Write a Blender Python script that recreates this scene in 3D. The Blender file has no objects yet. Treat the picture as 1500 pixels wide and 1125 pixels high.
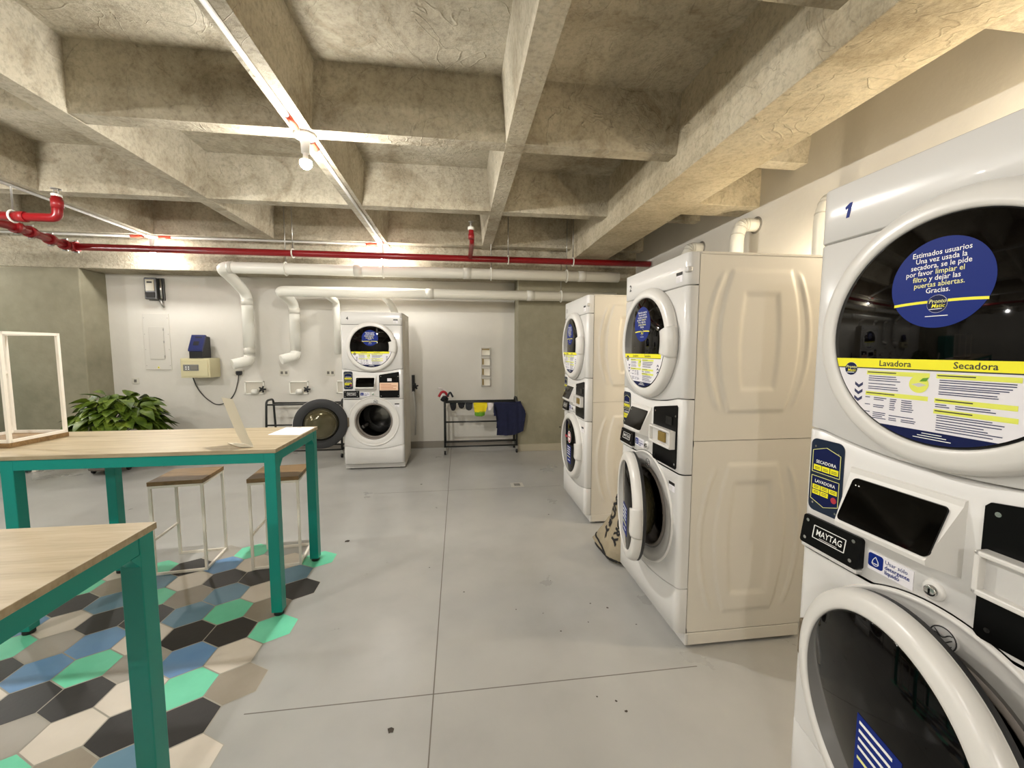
import bpy, bmesh, math, random
from mathutils import Vector, Matrix
random.seed(7)
PI = math.pi
SC = bpy.context.scene
COL = SC.collection

# ---------------------------------------------------------------- camera
CAM_H, YAW, PITCH, ROLL, F_PX = 1.413, 0.1306, -0.0825, 0.0015, 597.67
cam_data = bpy.data.cameras.new('camera')
cam_data.sensor_fit = 'HORIZONTAL'
cam_data.sensor_width = 36.0
cam_data.lens = F_PX / 1500.0 * 36.0
cam_data.clip_start = 0.02
cam = bpy.data.objects.new('camera', cam_data)
COL.objects.link(cam)
fwd = Vector((math.sin(YAW) * math.cos(PITCH), math.cos(YAW) * math.cos(PITCH), math.sin(PITCH)))
r0 = Vector((math.cos(YAW), -math.sin(YAW), 0))
u0 = r0.cross(fwd)
rt = math.cos(ROLL) * r0 + math.sin(ROLL) * u0
up = -math.sin(ROLL) * r0 + math.cos(ROLL) * u0
cam.matrix_world = Matrix(((rt.x, up.x, -fwd.x, 0), (rt.y, up.y, -fwd.y, 0), (rt.z, up.z, -fwd.z, CAM_H), (0, 0, 0, 1)))
SC.camera = cam

# ---------------------------------------------------------------- world, exposure
SC.view_settings.view_transform = 'Standard'
SC.view_settings.look = 'None'
SC.view_settings.gamma = 1.0
SC.view_settings.exposure = 1.08
SC.view_settings.use_curve_mapping = False
world = bpy.data.worlds.new('world')
SC.world = world
world.use_nodes = True
world.node_tree.nodes['Background'].inputs[0].default_value = (0.9, 0.95, 1.0, 1)
world.node_tree.nodes['Background'].inputs[1].default_value = 0.02

# bulbs under rib crossings (x, y, power): first three in frame, others unseen, added for fill
BULB_COLOR = (1.0, 0.97, 0.925)
WARM_COLOR = (1.0, 0.84, 0.61)
BULBS = [(-0.93, 2.79, 60), (-3.55, 5.41, 20), (-0.93, 5.41, 24), (-3.55, 2.79, 44), (-0.93, 0.17, 18), (-3.55, 0.17, 56),
         (-0.93, -2.45, 60), (-3.55, -2.45, 42), (-6.17, 2.79, 42), (-6.17, 5.41, 42)]
WARM_POS = [(1.38, 2.08, 17), (2.48, 1.80, 16)]

# ---------------------------------------------------------------- materials
def lin(c):
    def f(v):
        v /= 255.0
        return v / 12.92 if v <= 0.04045 else ((v + 0.055) / 1.055) ** 2.4
    return (f(c[0]), f(c[1]), f(c[2]), 1.0)

MATS = {}
def mat(name, rgb, rough=0.5, metal=0.0, spec=0.5, coat=0.0, trans=0.0, emit=0.0, alpha=1.0):
    if name in MATS: return MATS[name]
    m = bpy.data.materials.new(name); m.use_nodes = True
    b = m.node_tree.nodes['Principled BSDF']
    b.inputs['Base Color'].default_value = lin(rgb)
    b.inputs['Roughness'].default_value = rough
    b.inputs['Metallic'].default_value = metal
    b.inputs['Specular IOR Level'].default_value = spec
    b.inputs['Coat Weight'].default_value = coat
    b.inputs['Transmission Weight'].default_value = trans
    if emit:
        b.inputs['Emission Color'].default_value = lin(rgb)
        b.inputs['Emission Strength'].default_value = emit
    MATS[name] = m
    return m

def noisy(name, colors, scale=3.0, rough=(0.6, 0.8), bump=0.1, bscale=40.0, detail=8.0, stretch=(1, 1, 1), metal=0.0, spec=0.4, scale2=None, mix2=0.5, coat=0.0, dist=0.0):
    """procedural material: colour ramp over world-space noise, with a bump"""
    if name in MATS: return MATS[name]
    m = bpy.data.materials.new(name); m.use_nodes = True
    nt = m.node_tree; N = nt.nodes; L = nt.links
    b = N['Principled BSDF']
    geo = N.new('ShaderNodeNewGeometry')
    mp = N.new('ShaderNodeMapping'); mp.inputs['Scale'].default_value = stretch
    L.new(geo.outputs['Position'], mp.inputs['Vector'])
    n1 = N.new('ShaderNodeTexNoise'); n1.inputs['Scale'].default_value = scale; n1.inputs['Detail'].default_value = detail
    n1.inputs['Roughness'].default_value = 0.62; n1.inputs['Distortion'].default_value = dist
    L.new(mp.outputs['Vector'], n1.inputs['Vector'])
    fac = n1.outputs['Fac']
    if scale2:
        n2 = N.new('ShaderNodeTexNoise'); n2.inputs['Scale'].default_value = scale2; n2.inputs['Detail'].default_value = 5
        L.new(mp.outputs['Vector'], n2.inputs['Vector'])
        mx = N.new('ShaderNodeMix'); mx.data_type = 'FLOAT'; mx.inputs[0].default_value = mix2
        L.new(n1.outputs['Fac'], mx.inputs[2]); L.new(n2.outputs['Fac'], mx.inputs[3]); fac = mx.outputs[0]
    cr = N.new('ShaderNodeValToRGB')
    el = cr.color_ramp.elements
    lo, hi = 0.32, 0.68
    for i, c in enumerate(colors):
        p = lo + (hi - lo) * i / max(1, len(colors) - 1)
        e = el[i] if i < 2 else el.new(p)
        e.position = p; e.color = lin(c)
    L.new(fac, cr.inputs['Fac']); L.new(cr.outputs['Color'], b.inputs['Base Color'])
    mr = N.new('ShaderNodeMapRange'); mr.inputs['To Min'].default_value = rough[0]; mr.inputs['To Max'].default_value = rough[1]
    L.new(fac, mr.inputs['Value']); L.new(mr.outputs['Result'], b.inputs['Roughness'])
    if bump:
        n3 = N.new('ShaderNodeTexNoise'); n3.inputs['Scale'].default_value = bscale; n3.inputs['Detail'].default_value = 6
        L.new(mp.outputs['Vector'], n3.inputs['Vector'])
        bp = N.new('ShaderNodeBump'); bp.inputs['Strength'].default_value = bump; bp.inputs['Distance'].default_value = 0.02
        L.new(n3.outputs['Fac'], bp.inputs['Height']); L.new(bp.outputs['Normal'], b.inputs['Normal'])
    b.inputs['Metallic'].default_value = metal
    b.inputs['Specular IOR Level'].default_value = spec
    b.inputs['Coat Weight'].default_value = coat
    MATS[name] = m
    return m

def concrete(name, cols, dark=0.5):
    """cast concrete: soft patches, fine grain, stains and faint formwork wrinkles in relief"""
    m = bpy.data.materials.new(name); m.use_nodes = True
    nt = m.node_tree; N = nt.nodes; L = nt.links; b = N['Principled BSDF']
    geo = N.new('ShaderNodeNewGeometry')
    def noise(sc, det, rough=0.6, dist=0.0):
        n = N.new('ShaderNodeTexNoise'); n.inputs['Scale'].default_value = sc; n.inputs['Detail'].default_value = det
        n.inputs['Roughness'].default_value = rough; n.inputs['Distortion'].default_value = dist
        L.new(geo.outputs['Position'], n.inputs['Vector']); return n.outputs['Fac']
    def ramp(f, stops):
        r = N.new('ShaderNodeValToRGB'); el = r.color_ramp.elements
        for k, (p, c) in enumerate(stops):
            e = el[k] if k < 2 else el.new(p)
            e.position = p; e.color = c
        L.new(f, r.inputs['Fac']); return r.outputs['Color']
    def mul(a, c, fac):
        x = N.new('ShaderNodeMix'); x.data_type = 'RGBA'; x.blend_type = 'MULTIPLY'; x.inputs[0].default_value = fac
        L.new(a, x.inputs[6]); L.new(c, x.inputs[7]); return x.outputs[2]
    g = lambda v: (v, v, v, 1)
    base = ramp(noise(1.3, 10, 0.65, 0.5), [(0.30 + 0.4 * k / (len(cols) - 1), lin(c)) for k, c in enumerate(cols)])
    grain = ramp(noise(38, 6, 0.7), [(0.30, g(0.62)), (0.52, g(1.0)), (0.75, g(1.12))])
    stain = ramp(noise(2.6, 12, 0.72, 1.2), [(0.36, (0.50, 0.44, 0.36, 1)), (0.50, g(1.0))])
    c = mul(mul(base, grain, 0.8), stain, dark)
    L.new(c, b.inputs['Base Color']); b.inputs['Roughness'].default_value = 0.85; b.inputs['Specular IOR Level'].default_value = 0.25
    # relief: wrinkles (thin ridges where a warped noise crosses its middle value) and grain
    w = N.new('ShaderNodeMath'); w.operation = 'SUBTRACT'; L.new(noise(2.4, 3, 0.5, 1.6), w.inputs[0]); w.inputs[1].default_value = 0.5
    wa = N.new('ShaderNodeMath'); wa.operation = 'ABSOLUTE'; L.new(w.outputs[0], wa.inputs[0])
    wr = N.new('ShaderNodeMapRange'); wr.inputs['From Max'].default_value = 0.012; wr.inputs['To Min'].default_value = 0.28; wr.inputs['To Max'].default_value = 0.0
    L.new(wa.outputs[0], wr.inputs['Value'])
    ad = N.new('ShaderNodeMath'); ad.operation = 'ADD'; L.new(wr.outputs['Result'], ad.inputs[0]); L.new(noise(16, 8, 0.65), ad.inputs[1])
    bp = N.new('ShaderNodeBump'); bp.inputs['Strength'].default_value = 0.6; bp.inputs['Distance'].default_value = 0.025
    L.new(ad.outputs[0], bp.inputs['Height']); L.new(bp.outputs['Normal'], b.inputs['Normal'])
    MATS[name] = m
    return m
M_CONC = concrete('concrete', [(144, 134, 113), (172, 163, 143), (188, 180, 160), (202, 195, 177)], 0.5)
M_BEAM = concrete('beam_concrete', [(168, 156, 130), (192, 181, 156), (206, 197, 174)], 0.35)
M_COLUMN = noisy('column_concrete', [(124, 120, 100), (140, 135, 114), (152, 147, 126)], scale=1.3, rough=(0.7, 0.85), bump=0.15, bscale=25, scale2=10, mix2=0.3)
M_WALL = noisy('white_wall', [(203, 199, 189), (212, 208, 199)], scale=1.2, rough=(0.7, 0.85), bump=0.06, bscale=30)
M_FLOOR = noisy('grey_floor', [(160, 159, 155), (172, 171, 167), (179, 178, 173)], scale=0.8, rough=(0.25, 0.31), bump=0.03, bscale=9, scale2=4.0, mix2=0.35, spec=0.4)
M_JOINT = mat('floor_joint', (112, 106, 98), 0.7)
M_GROUT = mat('grout', (176, 170, 156), 0.6)
M_SPOT = mat('floor_spot', (62, 54, 44), 0.7)
HEX = {'D': noisy('hex_dark', [(36, 33, 32), (46, 42, 40)], scale=3, rough=(.4, .5), bump=.03),
       'B': noisy('hex_blue', [(98, 140, 186), (112, 154, 194)], scale=3, rough=(.4, .5), bump=.03),
       'S': noisy('hex_slate', [(98, 136, 158), (112, 148, 170)], scale=3, rough=(.4, .5), bump=.03),
       'G': noisy('hex_green', [(104, 206, 166), (122, 222, 184)], scale=3, rough=(.4, .5), bump=.03),
       'T': noisy('hex_taupe', [(146, 136, 120), (158, 148, 132)], scale=3, rough=(.4, .5), bump=.03),
       'W': noisy('hex_cream', [(212, 202, 188), (224, 214, 200)], scale=4, rough=(.4, .5), bump=.03),
       'Y': noisy('hex_grey', [(162, 156, 146), (172, 166, 156)], scale=3, rough=(.4, .5), bump=.03)}
M_BASE = mat('baseboard_grey', (138, 132, 122), 0.5)
M_BASE2 = mat('baseboard_beige', (168, 160, 140), 0.5)
M_ENAMEL = mat('white_enamel', (214, 212, 208), 0.25, coat=0.2)
M_SIDE = mat('cream_enamel', (216, 210, 198), 0.45)
M_PLAST = mat('white_plastic', (216, 213, 207), 0.28)
M_PLAST2 = mat('grey_plastic', (196, 194, 190), 0.35)
M_SHADOWGAP = mat('seam_shade', (48, 46, 44), 0.7)  # dark backing colour that paints the shade inside the panel seams
M_BLACKGLASS = mat('black_door_glass', (4, 3, 3), 0.04, spec=0.25)
M_BLACK = mat('black_plastic', (5, 5, 5), 0.35, spec=0.15)
M_SCREEN = mat('screen_black', (2, 2, 2), 0.05, spec=0.18)
M_RUBBER = mat('dark_rubber', (44, 44, 45), 0.55)
M_GASKET = mat('grey_rubber', (128, 120, 112), 0.55)
M_STEEL = mat('drum_steel', (120, 118, 114), 0.28, metal=1.0)
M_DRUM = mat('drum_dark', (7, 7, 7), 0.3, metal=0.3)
M_CHROME = mat('chrome', (200, 200, 198), 0.15, metal=1.0)
M_HINGE = mat('hinge_metal', (132, 120, 102), 0.4, metal=0.8)
M_BOWL = mat('door_bowl_glass', (92, 86, 62), 0.12, metal=0.55, coat=0.6)
M_BLUE = mat('sticker_blue', (4, 34, 116), 0.5, spec=0.2)
M_NAVY = mat('sticker_navy', (4, 18, 68), 0.5, spec=0.2)
M_YEL = mat('sticker_yellow', (240, 232, 30), 0.35)
M_LIME = mat('sticker_lime', (222, 226, 92), 0.4)
M_INK = mat('ink_navy', (40, 44, 84), 0.5)
M_INKB = mat('ink_black', (34, 32, 30), 0.5)
M_STWHITE = mat('sticker_white', (226, 223, 226), 0.5, spec=0.2)
M_TXT = mat('print_white', (244, 244, 240), 0.4)
M_TXTY = mat('print_cream_yellow', (234, 232, 150), 0.4)
M_RED = mat('print_red', (176, 46, 62), 0.4)
M_TEAL = mat('teal_paint', (0, 142, 130), 0.32, spec=0.5)
M_TEALD = mat('teal_cabinet', (42, 132, 118), 0.4)
M_FOOT = mat('black_foot', (14, 13, 13), 0.5)
M_STOOLW = mat('stool_white', (240, 233, 220), 0.35)
M_PVC = mat('pvc_white', (232, 230, 220), 0.32)
M_PVCD = mat('pvc_joint', (206, 203, 192), 0.4)
M_REDPIPE = mat('red_paint', (134, 12, 20), 0.3, spec=0.5)
M_COUPL = mat('red_coupling', (140, 24, 28), 0.4)
M_ZINC = mat('zinc', (168, 166, 160), 0.35, metal=0.85)
M_CONDUIT = mat('conduit', (186, 184, 178), 0.6, spec=0.2)
M_ORANGE = mat('orange_sleeve', (214, 84, 58), 0.45)
M_CERAMIC = mat('white_ceramic', (242, 240, 236), 0.3)
M_RACK = mat('rack_black', (36, 38, 36), 0.4)
M_SAFE = mat('cream_safe', (206, 198, 160), 0.4)
M_SAFED = mat('safe_panel', (120, 120, 118), 0.35)
M_DEVBLUE = mat('device_blue', (36, 44, 92), 0.3)
M_DEVBLK = mat('device_black', (24, 24, 28), 0.4)
M_CORD = mat('cord_grey', (70, 66, 62), 0.5)
M_METER = mat('meter_case', (54, 54, 52), 0.25)
M_METERG = mat('meter_face', (164, 154, 120), 0.2)
M_PANEL = mat('panel_white', (205, 201, 192), 0.5)
M_OUT = mat('outlet_plate', (204, 200, 186), 0.35)
M_OUTD = mat('outlet_slot', (120, 116, 108), 0.5)
M_VENTD = mat('vent_brass', (146, 122, 62), 0.4, metal=0.4)
M_PAPER = mat('paper', (240, 240, 246), 0.6)
M_PAPER2 = mat('cream_card', (206, 198, 178), 0.5)
M_NAVYC = noisy('navy_cotton', [(22, 26, 52), (30, 34, 64)], scale=12, rough=(.85, .95), bump=.15, bscale=60)
M_BLKC = noisy('black_cotton', [(22, 22, 25), (34, 34, 38)], scale=14, rough=(.85, .95), bump=.1, bscale=60)
M_GREYC = noisy('charcoal_cotton', [(44, 46, 50), (58, 60, 64)], scale=14, rough=(.85, .95), bump=.1, bscale=60)
M_YELC = mat('yellow_cloth', (234, 212, 20), 0.8)
M_GRNC = mat('green_cloth', (96, 152, 36), 0.8)
M_WHTC = mat('white_cloth', (224, 216, 214), 0.85)
M_REDC = mat('red_cloth', (176, 40, 52), 0.8)
M_BAG = noisy('canvas_bag', [(150, 138, 114), (168, 156, 132)], scale=5, rough=(.85, .95), bump=.2, bscale=50)
M_BAGD = mat('bag_print', (28, 27, 27), 0.8)
M_LEAF = noisy('leaf', [(46, 66, 14), (78, 100, 26), (116, 134, 46)], scale=9, rough=(.35, .5), bump=.05)
M_STEM = mat('stem', (74, 98, 40), 0.6)
M_POT = mat('planter', (92, 84, 76), 0.6)
M_SOIL = mat('soil', (46, 36, 28), 0.9)
M_DRAIN = mat('drain_plate', (196, 192, 182), 0.35)
M_PULLEY = mat('valve_black', (22, 24, 24), 0.4)

def wood(name, cols, axis='X', scale=1.0, rough=0.42, ring=9.0):
    if name in MATS: return MATS[name]
    m = bpy.data.materials.new(name); m.use_nodes = True
    nt = m.node_tree; N = nt.nodes; L = nt.links; b = N['Principled BSDF']
    geo = N.new('ShaderNodeNewGeometry'); mp = N.new('ShaderNodeMapping')
    s = (0.9, ring, 6) if axis == 'X' else (ring, 0.9, 6)
    mp.inputs['Scale'].default_value = tuple(v * scale for v in s)
    L.new(geo.outputs['Position'], mp.inputs['Vector'])
    n = N.new('ShaderNodeTexNoise'); n.inputs['Scale'].default_value = 2.2; n.inputs['Detail'].default_value = 7; n.inputs['Distortion'].default_value = 0.9
    L.new(mp.outputs['Vector'], n.inputs['Vector'])
    n2 = N.new('ShaderNodeTexNoise'); n2.inputs['Scale'].default_value = 14; n2.inputs['Detail'].default_value = 4
    L.new(mp.outputs['Vector'], n2.inputs['Vector'])
    mx = N.new('ShaderNodeMix'); mx.data_type = 'FLOAT'; mx.inputs[0].default_value = 0.35
    L.new(n.outputs['Fac'], mx.inputs[2]); L.new(n2.outputs['Fac'], mx.inputs[3])
    cr = N.new('ShaderNodeValToRGB'); el = cr.color_ramp.elements
    for i, c in enumerate(cols):
        p = 0.33 + 0.34 * i / (len(cols) - 1)
        e = el[i] if i < 2 else el.new(p)
        e.position = p; e.color = lin(c)
    L.new(mx.outputs[0], cr.inputs['Fac']); L.new(cr.outputs['Color'], b.inputs['Base Color'])
    b.inputs['Roughness'].default_value = rough
    MATS[name] = m
    return m
M_OAK = wood('light_oak', [(152, 136, 106), (172, 156, 126), (184, 169, 141)])
M_OAKE = mat('oak_edge', (184, 156, 114), 0.5)
M_WALNUT = wood('brown_wood', [(100, 76, 44), (126, 98, 60), (150, 120, 80)], scale=2.0, rough=0.5)
M_BULB = mat('bulb_glow', (255, 255, 255), 0.3)

def emission(name, color, strength):
    m = bpy.data.materials.new(name); m.use_nodes = True
    nt = m.node_tree; nt.nodes.clear()
    e = nt.nodes.new('ShaderNodeEmission'); o = nt.nodes.new('ShaderNodeOutputMaterial')
    e.inputs[0].default_value = (*color, 1); e.inputs[1].default_value = strength
    nt.links.new(e.outputs[0], o.inputs[0])
    return m
R_BULB = 0.035
def lamp_mat(w):
    n = 'bulb_light_%d' % w
    if n not in MATS: MATS[n] = emission(n, BULB_COLOR, w / (PI * 4 * PI * R_BULB ** 2))
    return MATS[n]
def warm_mat(w):
    n = 'warm_bulb_light_%d' % w
    if n not in MATS: MATS[n] = emission(n, WARM_COLOR, w / (PI * 4 * PI * R_BULB ** 2))
    return MATS[n]

# ---------------------------------------------------------------- mesh builder
class MB:
    def __init__(s):
        s.bm = bmesh.new(); s.mats = []; s.mi = 0; s.sm = False
    def m(s, material, smooth=False):
        if material not in s.mats: s.mats.append(material)
        s.mi = s.mats.index(material); s.sm = smooth
        return s
    def face(s, vs):
        try:
            f = s.bm.faces.new(vs)
        except ValueError:
            return None
        f.material_index = s.mi; f.smooth = s.sm
        return f
    def v(s, p): return s.bm.verts.new(p)
    def box(s, a, b, bevel=0.0, M=None, seg=2):
        x0, y0, z0 = a; x1, y1, z1 = b
        t = bmesh.new()
        P = [(x0, y0, z0), (x1, y0, z0), (x1, y1, z0), (x0, y1, z0), (x0, y0, z1), (x1, y0, z1), (x1, y1, z1), (x0, y1, z1)]
        vs = [t.verts.new(p) for p in P]
        for q in ((3, 2, 1, 0), (4, 5, 6, 7), (0, 1, 5, 4), (1, 2, 6, 5), (2, 3, 7, 6), (3, 0, 4, 7)):
            t.faces.new([vs[i] for i in q])
        if bevel > 0:
            bmesh.ops.bevel(t, geom=list(t.edges), offset=bevel, segments=seg, affect='EDGES', profile=0.5)
        s.merge(t, M); t.free()
        return s
    def merge(s, t, M=None):
        mp = {}
        for v in t.verts:
            mp[v] = s.bm.verts.new(M @ v.co if M else v.co)
        for f in t.faces:
            g = s.face([mp[v] for v in f.verts])
    def tube(s, pts, r, n=12, cap=True, closed=False):
        pts = [Vector(p) for p in pts]
        N = len(pts); rs = r if isinstance(r, (list, tuple)) else [r] * N
        rings = []; prev = None
        for i, p in enumerate(pts):
            if closed:
                d = (pts[(i + 1) % N] - pts[i - 1]).normalized()
            else:
                d = (pts[min(i + 1, N - 1)] - pts[max(i - 1, 0)]).normalized()
            if prev is None:
                a = Vector((0, 0, 1)) if abs(d.z) < 0.9 else Vector((1, 0, 0))
                u = d.cross(a).normalized()
            else:
                u = (prev - d * prev.dot(d)).normalized()
            prev = u; w = d.cross(u)
            sc = 1.0
            if 0 < i < N - 1 and not closed:
                c = (pts[i] - pts[i - 1]).normalized().dot((pts[i + 1] - pts[i]).normalized())
                sc = 1.0 / max(0.6, math.sqrt((1 + c) / 2)) if c < 0.97 else 1.0
            rings.append([s.v(p + (u * math.cos(2 * PI * k / n) + w * math.sin(2 * PI * k / n)) * rs[i]) for k in range(n)])
        for i in range(N if closed else N - 1):
            A = rings[i]; B = rings[(i + 1) % N]
            for k in range(n): s.face([A[k], A[(k + 1) % n], B[(k + 1) % n], B[k]])
        if cap and not closed:
            sm = s.sm; s.sm = False
            s.face(rings[0][::-1]); s.face(rings[-1]); s.sm = sm
        return s
    def bar(s, a, b, w, h=None):
        """square bar between two points"""
        a = Vector(a); b = Vector(b); h = h or w
        d = (b - a).normalized()
        up = Vector((0, 0, 1)) if abs(d.z) < 0.9 else Vector((0, 1, 0))
        u = d.cross(up).normalized() * w / 2; w2 = u.cross(d).normalized() * h / 2
        q = [(-1, -1), (1, -1), (1, 1), (-1, 1)]
        A = [s.v(a + u * i + w2 * j) for i, j in q]; B = [s.v(b + u * i + w2 * j) for i, j in q]
        for k in range(4): s.face([A[k], A[(k + 1) % 4], B[(k + 1) % 4], B[k]])
        s.face(A[::-1]); s.face(B)
        return s
    def lathe(s, prof, c, axis='Z', n=48, a0=0.0, a1=2 * PI, M=None):
        """profile of (radius, height along axis) about centre c; axis Y means height runs along +y"""
        full = abs(a1 - a0 - 2 * PI) < 1e-6
        cnt = n if full else n + 1
        rings = []
        for i in range(cnt):
            a = a0 + (a1 - a0) * i / n
            ring = []
            for r, h in prof:
                if axis == 'Z': p = Vector((c[0] + r * math.cos(a), c[1] + r * math.sin(a), c[2] + h))
                elif axis == 'Y': p = Vector((c[0] + r * math.cos(a), c[1] + h, c[2] + r * math.sin(a)))
                else: p = Vector((c[0] + h, c[1] + r * math.cos(a), c[2] + r * math.sin(a)))
                ring.append(s.v(M @ p if M else p))
            rings.append(ring)
        for i in range(n if full else n):
            A = rings[i]; B = rings[(i + 1) % cnt]
            for k in range(len(prof) - 1): s.face([A[k], A[k + 1], B[k + 1], B[k]])
        if not full:
            s.face([v for v in rings[0]]); s.face([v for v in rings[-1]][::-1])
        return s
    def disc(s, c, r, axis='Y', n=48):
        vs = []
        for i in range(n):
            a = 2 * PI * i / n
            if axis == 'Y': vs.append(s.v((c[0] + r * math.cos(a), c[1], c[2] + r * math.sin(a))))
            elif axis == 'Z': vs.append(s.v((c[0] + r * math.cos(a), c[1] + r * math.sin(a), c[2])))
            else: vs.append(s.v((c[0], c[1] + r * math.cos(a), c[2] + r * math.sin(a))))
        s.face(vs); return s
    def poly(s, pts):
        s.face([s.v(p) for p in pts]); return s
    def plate(s, pts, y0, y1):
        """outline in local x, z extruded from y0 (front) to y1 (back)"""
        A = [s.v((x, y0, z)) for x, z in pts]; B = [s.v((x, y1, z)) for x, z in pts]
        n = len(pts)
        s.face(A); s.face(B[::-1])
        for i in range(n): s.face([A[i], B[i], B[(i + 1) % n], A[(i + 1) % n]])
        return s
    def rrect(s, x0, z0, x1, z1, r, y0, y1, n=5):
        return s.plate(rr(x0, z0, x1, z1, r, n), y0, y1)
    def text(s, txt, size, x, y, z, align='CENTER', bold=0.0, shear=0.0, M=None, sx=1.0):
        for f in text_faces(txt, size, align, bold, shear):
            vs = []
            for px, py in f:
                p = Vector((x + px * sx, y, z + py))
                vs.append(s.v(M @ p if M else p))
            s.face(vs)
        return s
    def mesh(s, name, normals=True):
        bmesh.ops.remove_doubles(s.bm, verts=s.bm.verts, dist=1e-6)
        if normals: bmesh.ops.recalc_face_normals(s.bm, faces=s.bm.faces)
        me = bpy.data.meshes.new(name)
        s.bm.to_mesh(me); s.bm.free()
        for m_ in s.mats: me.materials.append(m_)
        return me
    def build(s, name, parent=None, **kw):
        o = bpy.data.objects.new(name, s.mesh(name))
        COL.objects.link(o)
        if parent: o.parent = parent
        for k, v in kw.items(): o[k] = v
        return o

def rr(x0, z0, x1, z1, r, n=5):
    pts = []
    for cx, cz, a in ((x1 - r, z1 - r, 0), (x0 + r, z1 - r, PI / 2), (x0 + r, z0 + r, PI), (x1 - r, z0 + r, 1.5 * PI)):
        for i in range(n + 1):
            t = a + PI / 2 * i / n
            pts.append((cx + r * math.cos(t), cz + r * math.sin(t)))
    return pts[::-1]

TXT = {}
def text_faces(txt, size, align, bold, shear):
    key = (txt, align, bold, shear)
    if key not in TXT:
        cu = bpy.data.curves.new('lettering', 'FONT')
        cu.body = txt; cu.size = 1.0; cu.align_x = align; cu.offset = bold; cu.shear = shear
        cu.resolution_u = 2
        o = bpy.data.objects.new('lettering', cu); COL.objects.link(o)
        dg = bpy.context.evaluated_depsgraph_get()
        me = bpy.data.meshes.new_from_object(o.evaluated_get(dg))
        co = [(v.co.x, v.co.y) for v in me.vertices]
        TXT[key] = [[co[i] for i in p.vertices] for p in me.polygons]
        bpy.data.objects.remove(o); bpy.data.curves.remove(cu); bpy.data.meshes.remove(me)
    return [[(x * size, y * size) for x, y in f] for f in TXT[key]]

def tag(o, label, cat, group=None):
    o['label'] = label; o['category'] = cat
    if group: o['group'] = group
    return o
def empty(name, loc, rz=0.0):
    o = bpy.data.objects.new(name, None); COL.objects.link(o)
    o.location = loc; o.rotation_euler = (0, 0, rz); o.empty_display_size = 0.1
    return o
def struct(o):
    o['kind'] = 'structure'; return o
def smooth_path(pts, rad=0.1, n=6):
    """round the corners of a polyline"""
    pts = [Vector(p) for p in pts]; out = [pts[0]]
    for i in range(1, len(pts) - 1):
        a, b, c = pts[i - 1], pts[i], pts[i + 1]
        r = min(rad, (a - b).length * 0.49, (c - b).length * 0.49)
        p = b + (a - b).normalized() * r; q = b + (c - b).normalized() * r
        for k in range(n + 1):
            t = k / n
            out.append(p * (1 - t) ** 2 + b * 2 * t * (1 - t) + q * t ** 2)
    out.append(pts[-1])
    return out

# ================================================================ SETTING
X0, X1, Y0, Y1 = -8.0, 2.484, -4.0, 5.94
Z_RIB, Z_TOP = 2.746, 3.12
# floor with the hexagon tile inlay, joints and small marks
b = MB().m(M_FLOOR)
b.box((X0, Y0, -0.1), (X1 + 0.2, Y1 + 0.2, 0.0))
b.m(M_JOINT)
b.box((-0.117, -1.0, -0.001), (-0.112, Y1, 0.0006)); b.box((-0.84, 1.597, -0.001), (1.05, 1.601, 0.0006))
b.box((-0.84, 4.07, -0.001), (1.05, 4.073, 0.0006))
HEXROWS = {5: '--GY', 4: 'GWWBDGWSG', 3: 'SDDWSTGWD', 2: 'DWSTGSDWG', 1: 'TGSDDWBGD', 0: 'GDDWBYGST', -1: 'WBYGBDWT',
           -2: 'TGWDDWSG', -3: 'DDWYGDB', -4: 'WSTGWD', -5: 'GDWBTS', -6: 'TWDGSB'}
hs = 0.1155
for k, row in HEXROWS.items():
    cy = 2.112 + 0.1735 * k
    cx0 = -0.946 if k % 2 == 0 else -1.046
    rowx = row + ''.join(random.choice('DBSGTWY') for _ in range(14 - len(row)))
    for j, ch in enumerate(rowx):
        if ch == '-' or (k == 5 and j > 3): continue
        cx = cx0 - 0.2 * j
        b.m(M_GROUT)
        P = lambda s, z: [(cx + s * math.sin(i * PI / 3), cy + s * math.cos(i * PI / 3), z) for i in range(6)][::-1]
        b.poly(P(hs * 1.004, 0.0006))
        b.m(HEX[ch]); b.poly(P(hs * 0.972, 0.0012))
b.m(M_SPOT)
random.seed(3)
def spot(x, y, r):
    n = 8
    b.poly([(x + r * random.uniform(.5, 1.2) * math.cos(-i * 2 * PI / n), y + r * random.uniform(.5, 1.2) * math.sin(-i * 2 * PI / n), 0.0010) for i in range(n)][::-1])
for x, y, r in ((-0.262, 1.455, .016), (-0.83, 3.05, .02), (0.02, 2.30, .006), (-0.40, 4.3, .012), (0.76, 3.35, .008), (0.80, 2.05, .007), (0.72, 2.1, .005),
                (0.62, 1.47, .006), (0.64, 1.42, .008), (0.55, 1.50, .005), (0.44, 2.05, .004), (0.3, 2.1, .004), (0.5, 1.9, .005), (-0.2, 2.6, .005), (0.66, 1.95, .004), (0.9, 1.9, .005), (0.55, 2.35, .004)):
    spot(x, y, r)
struct(b.build('floor'))

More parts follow.
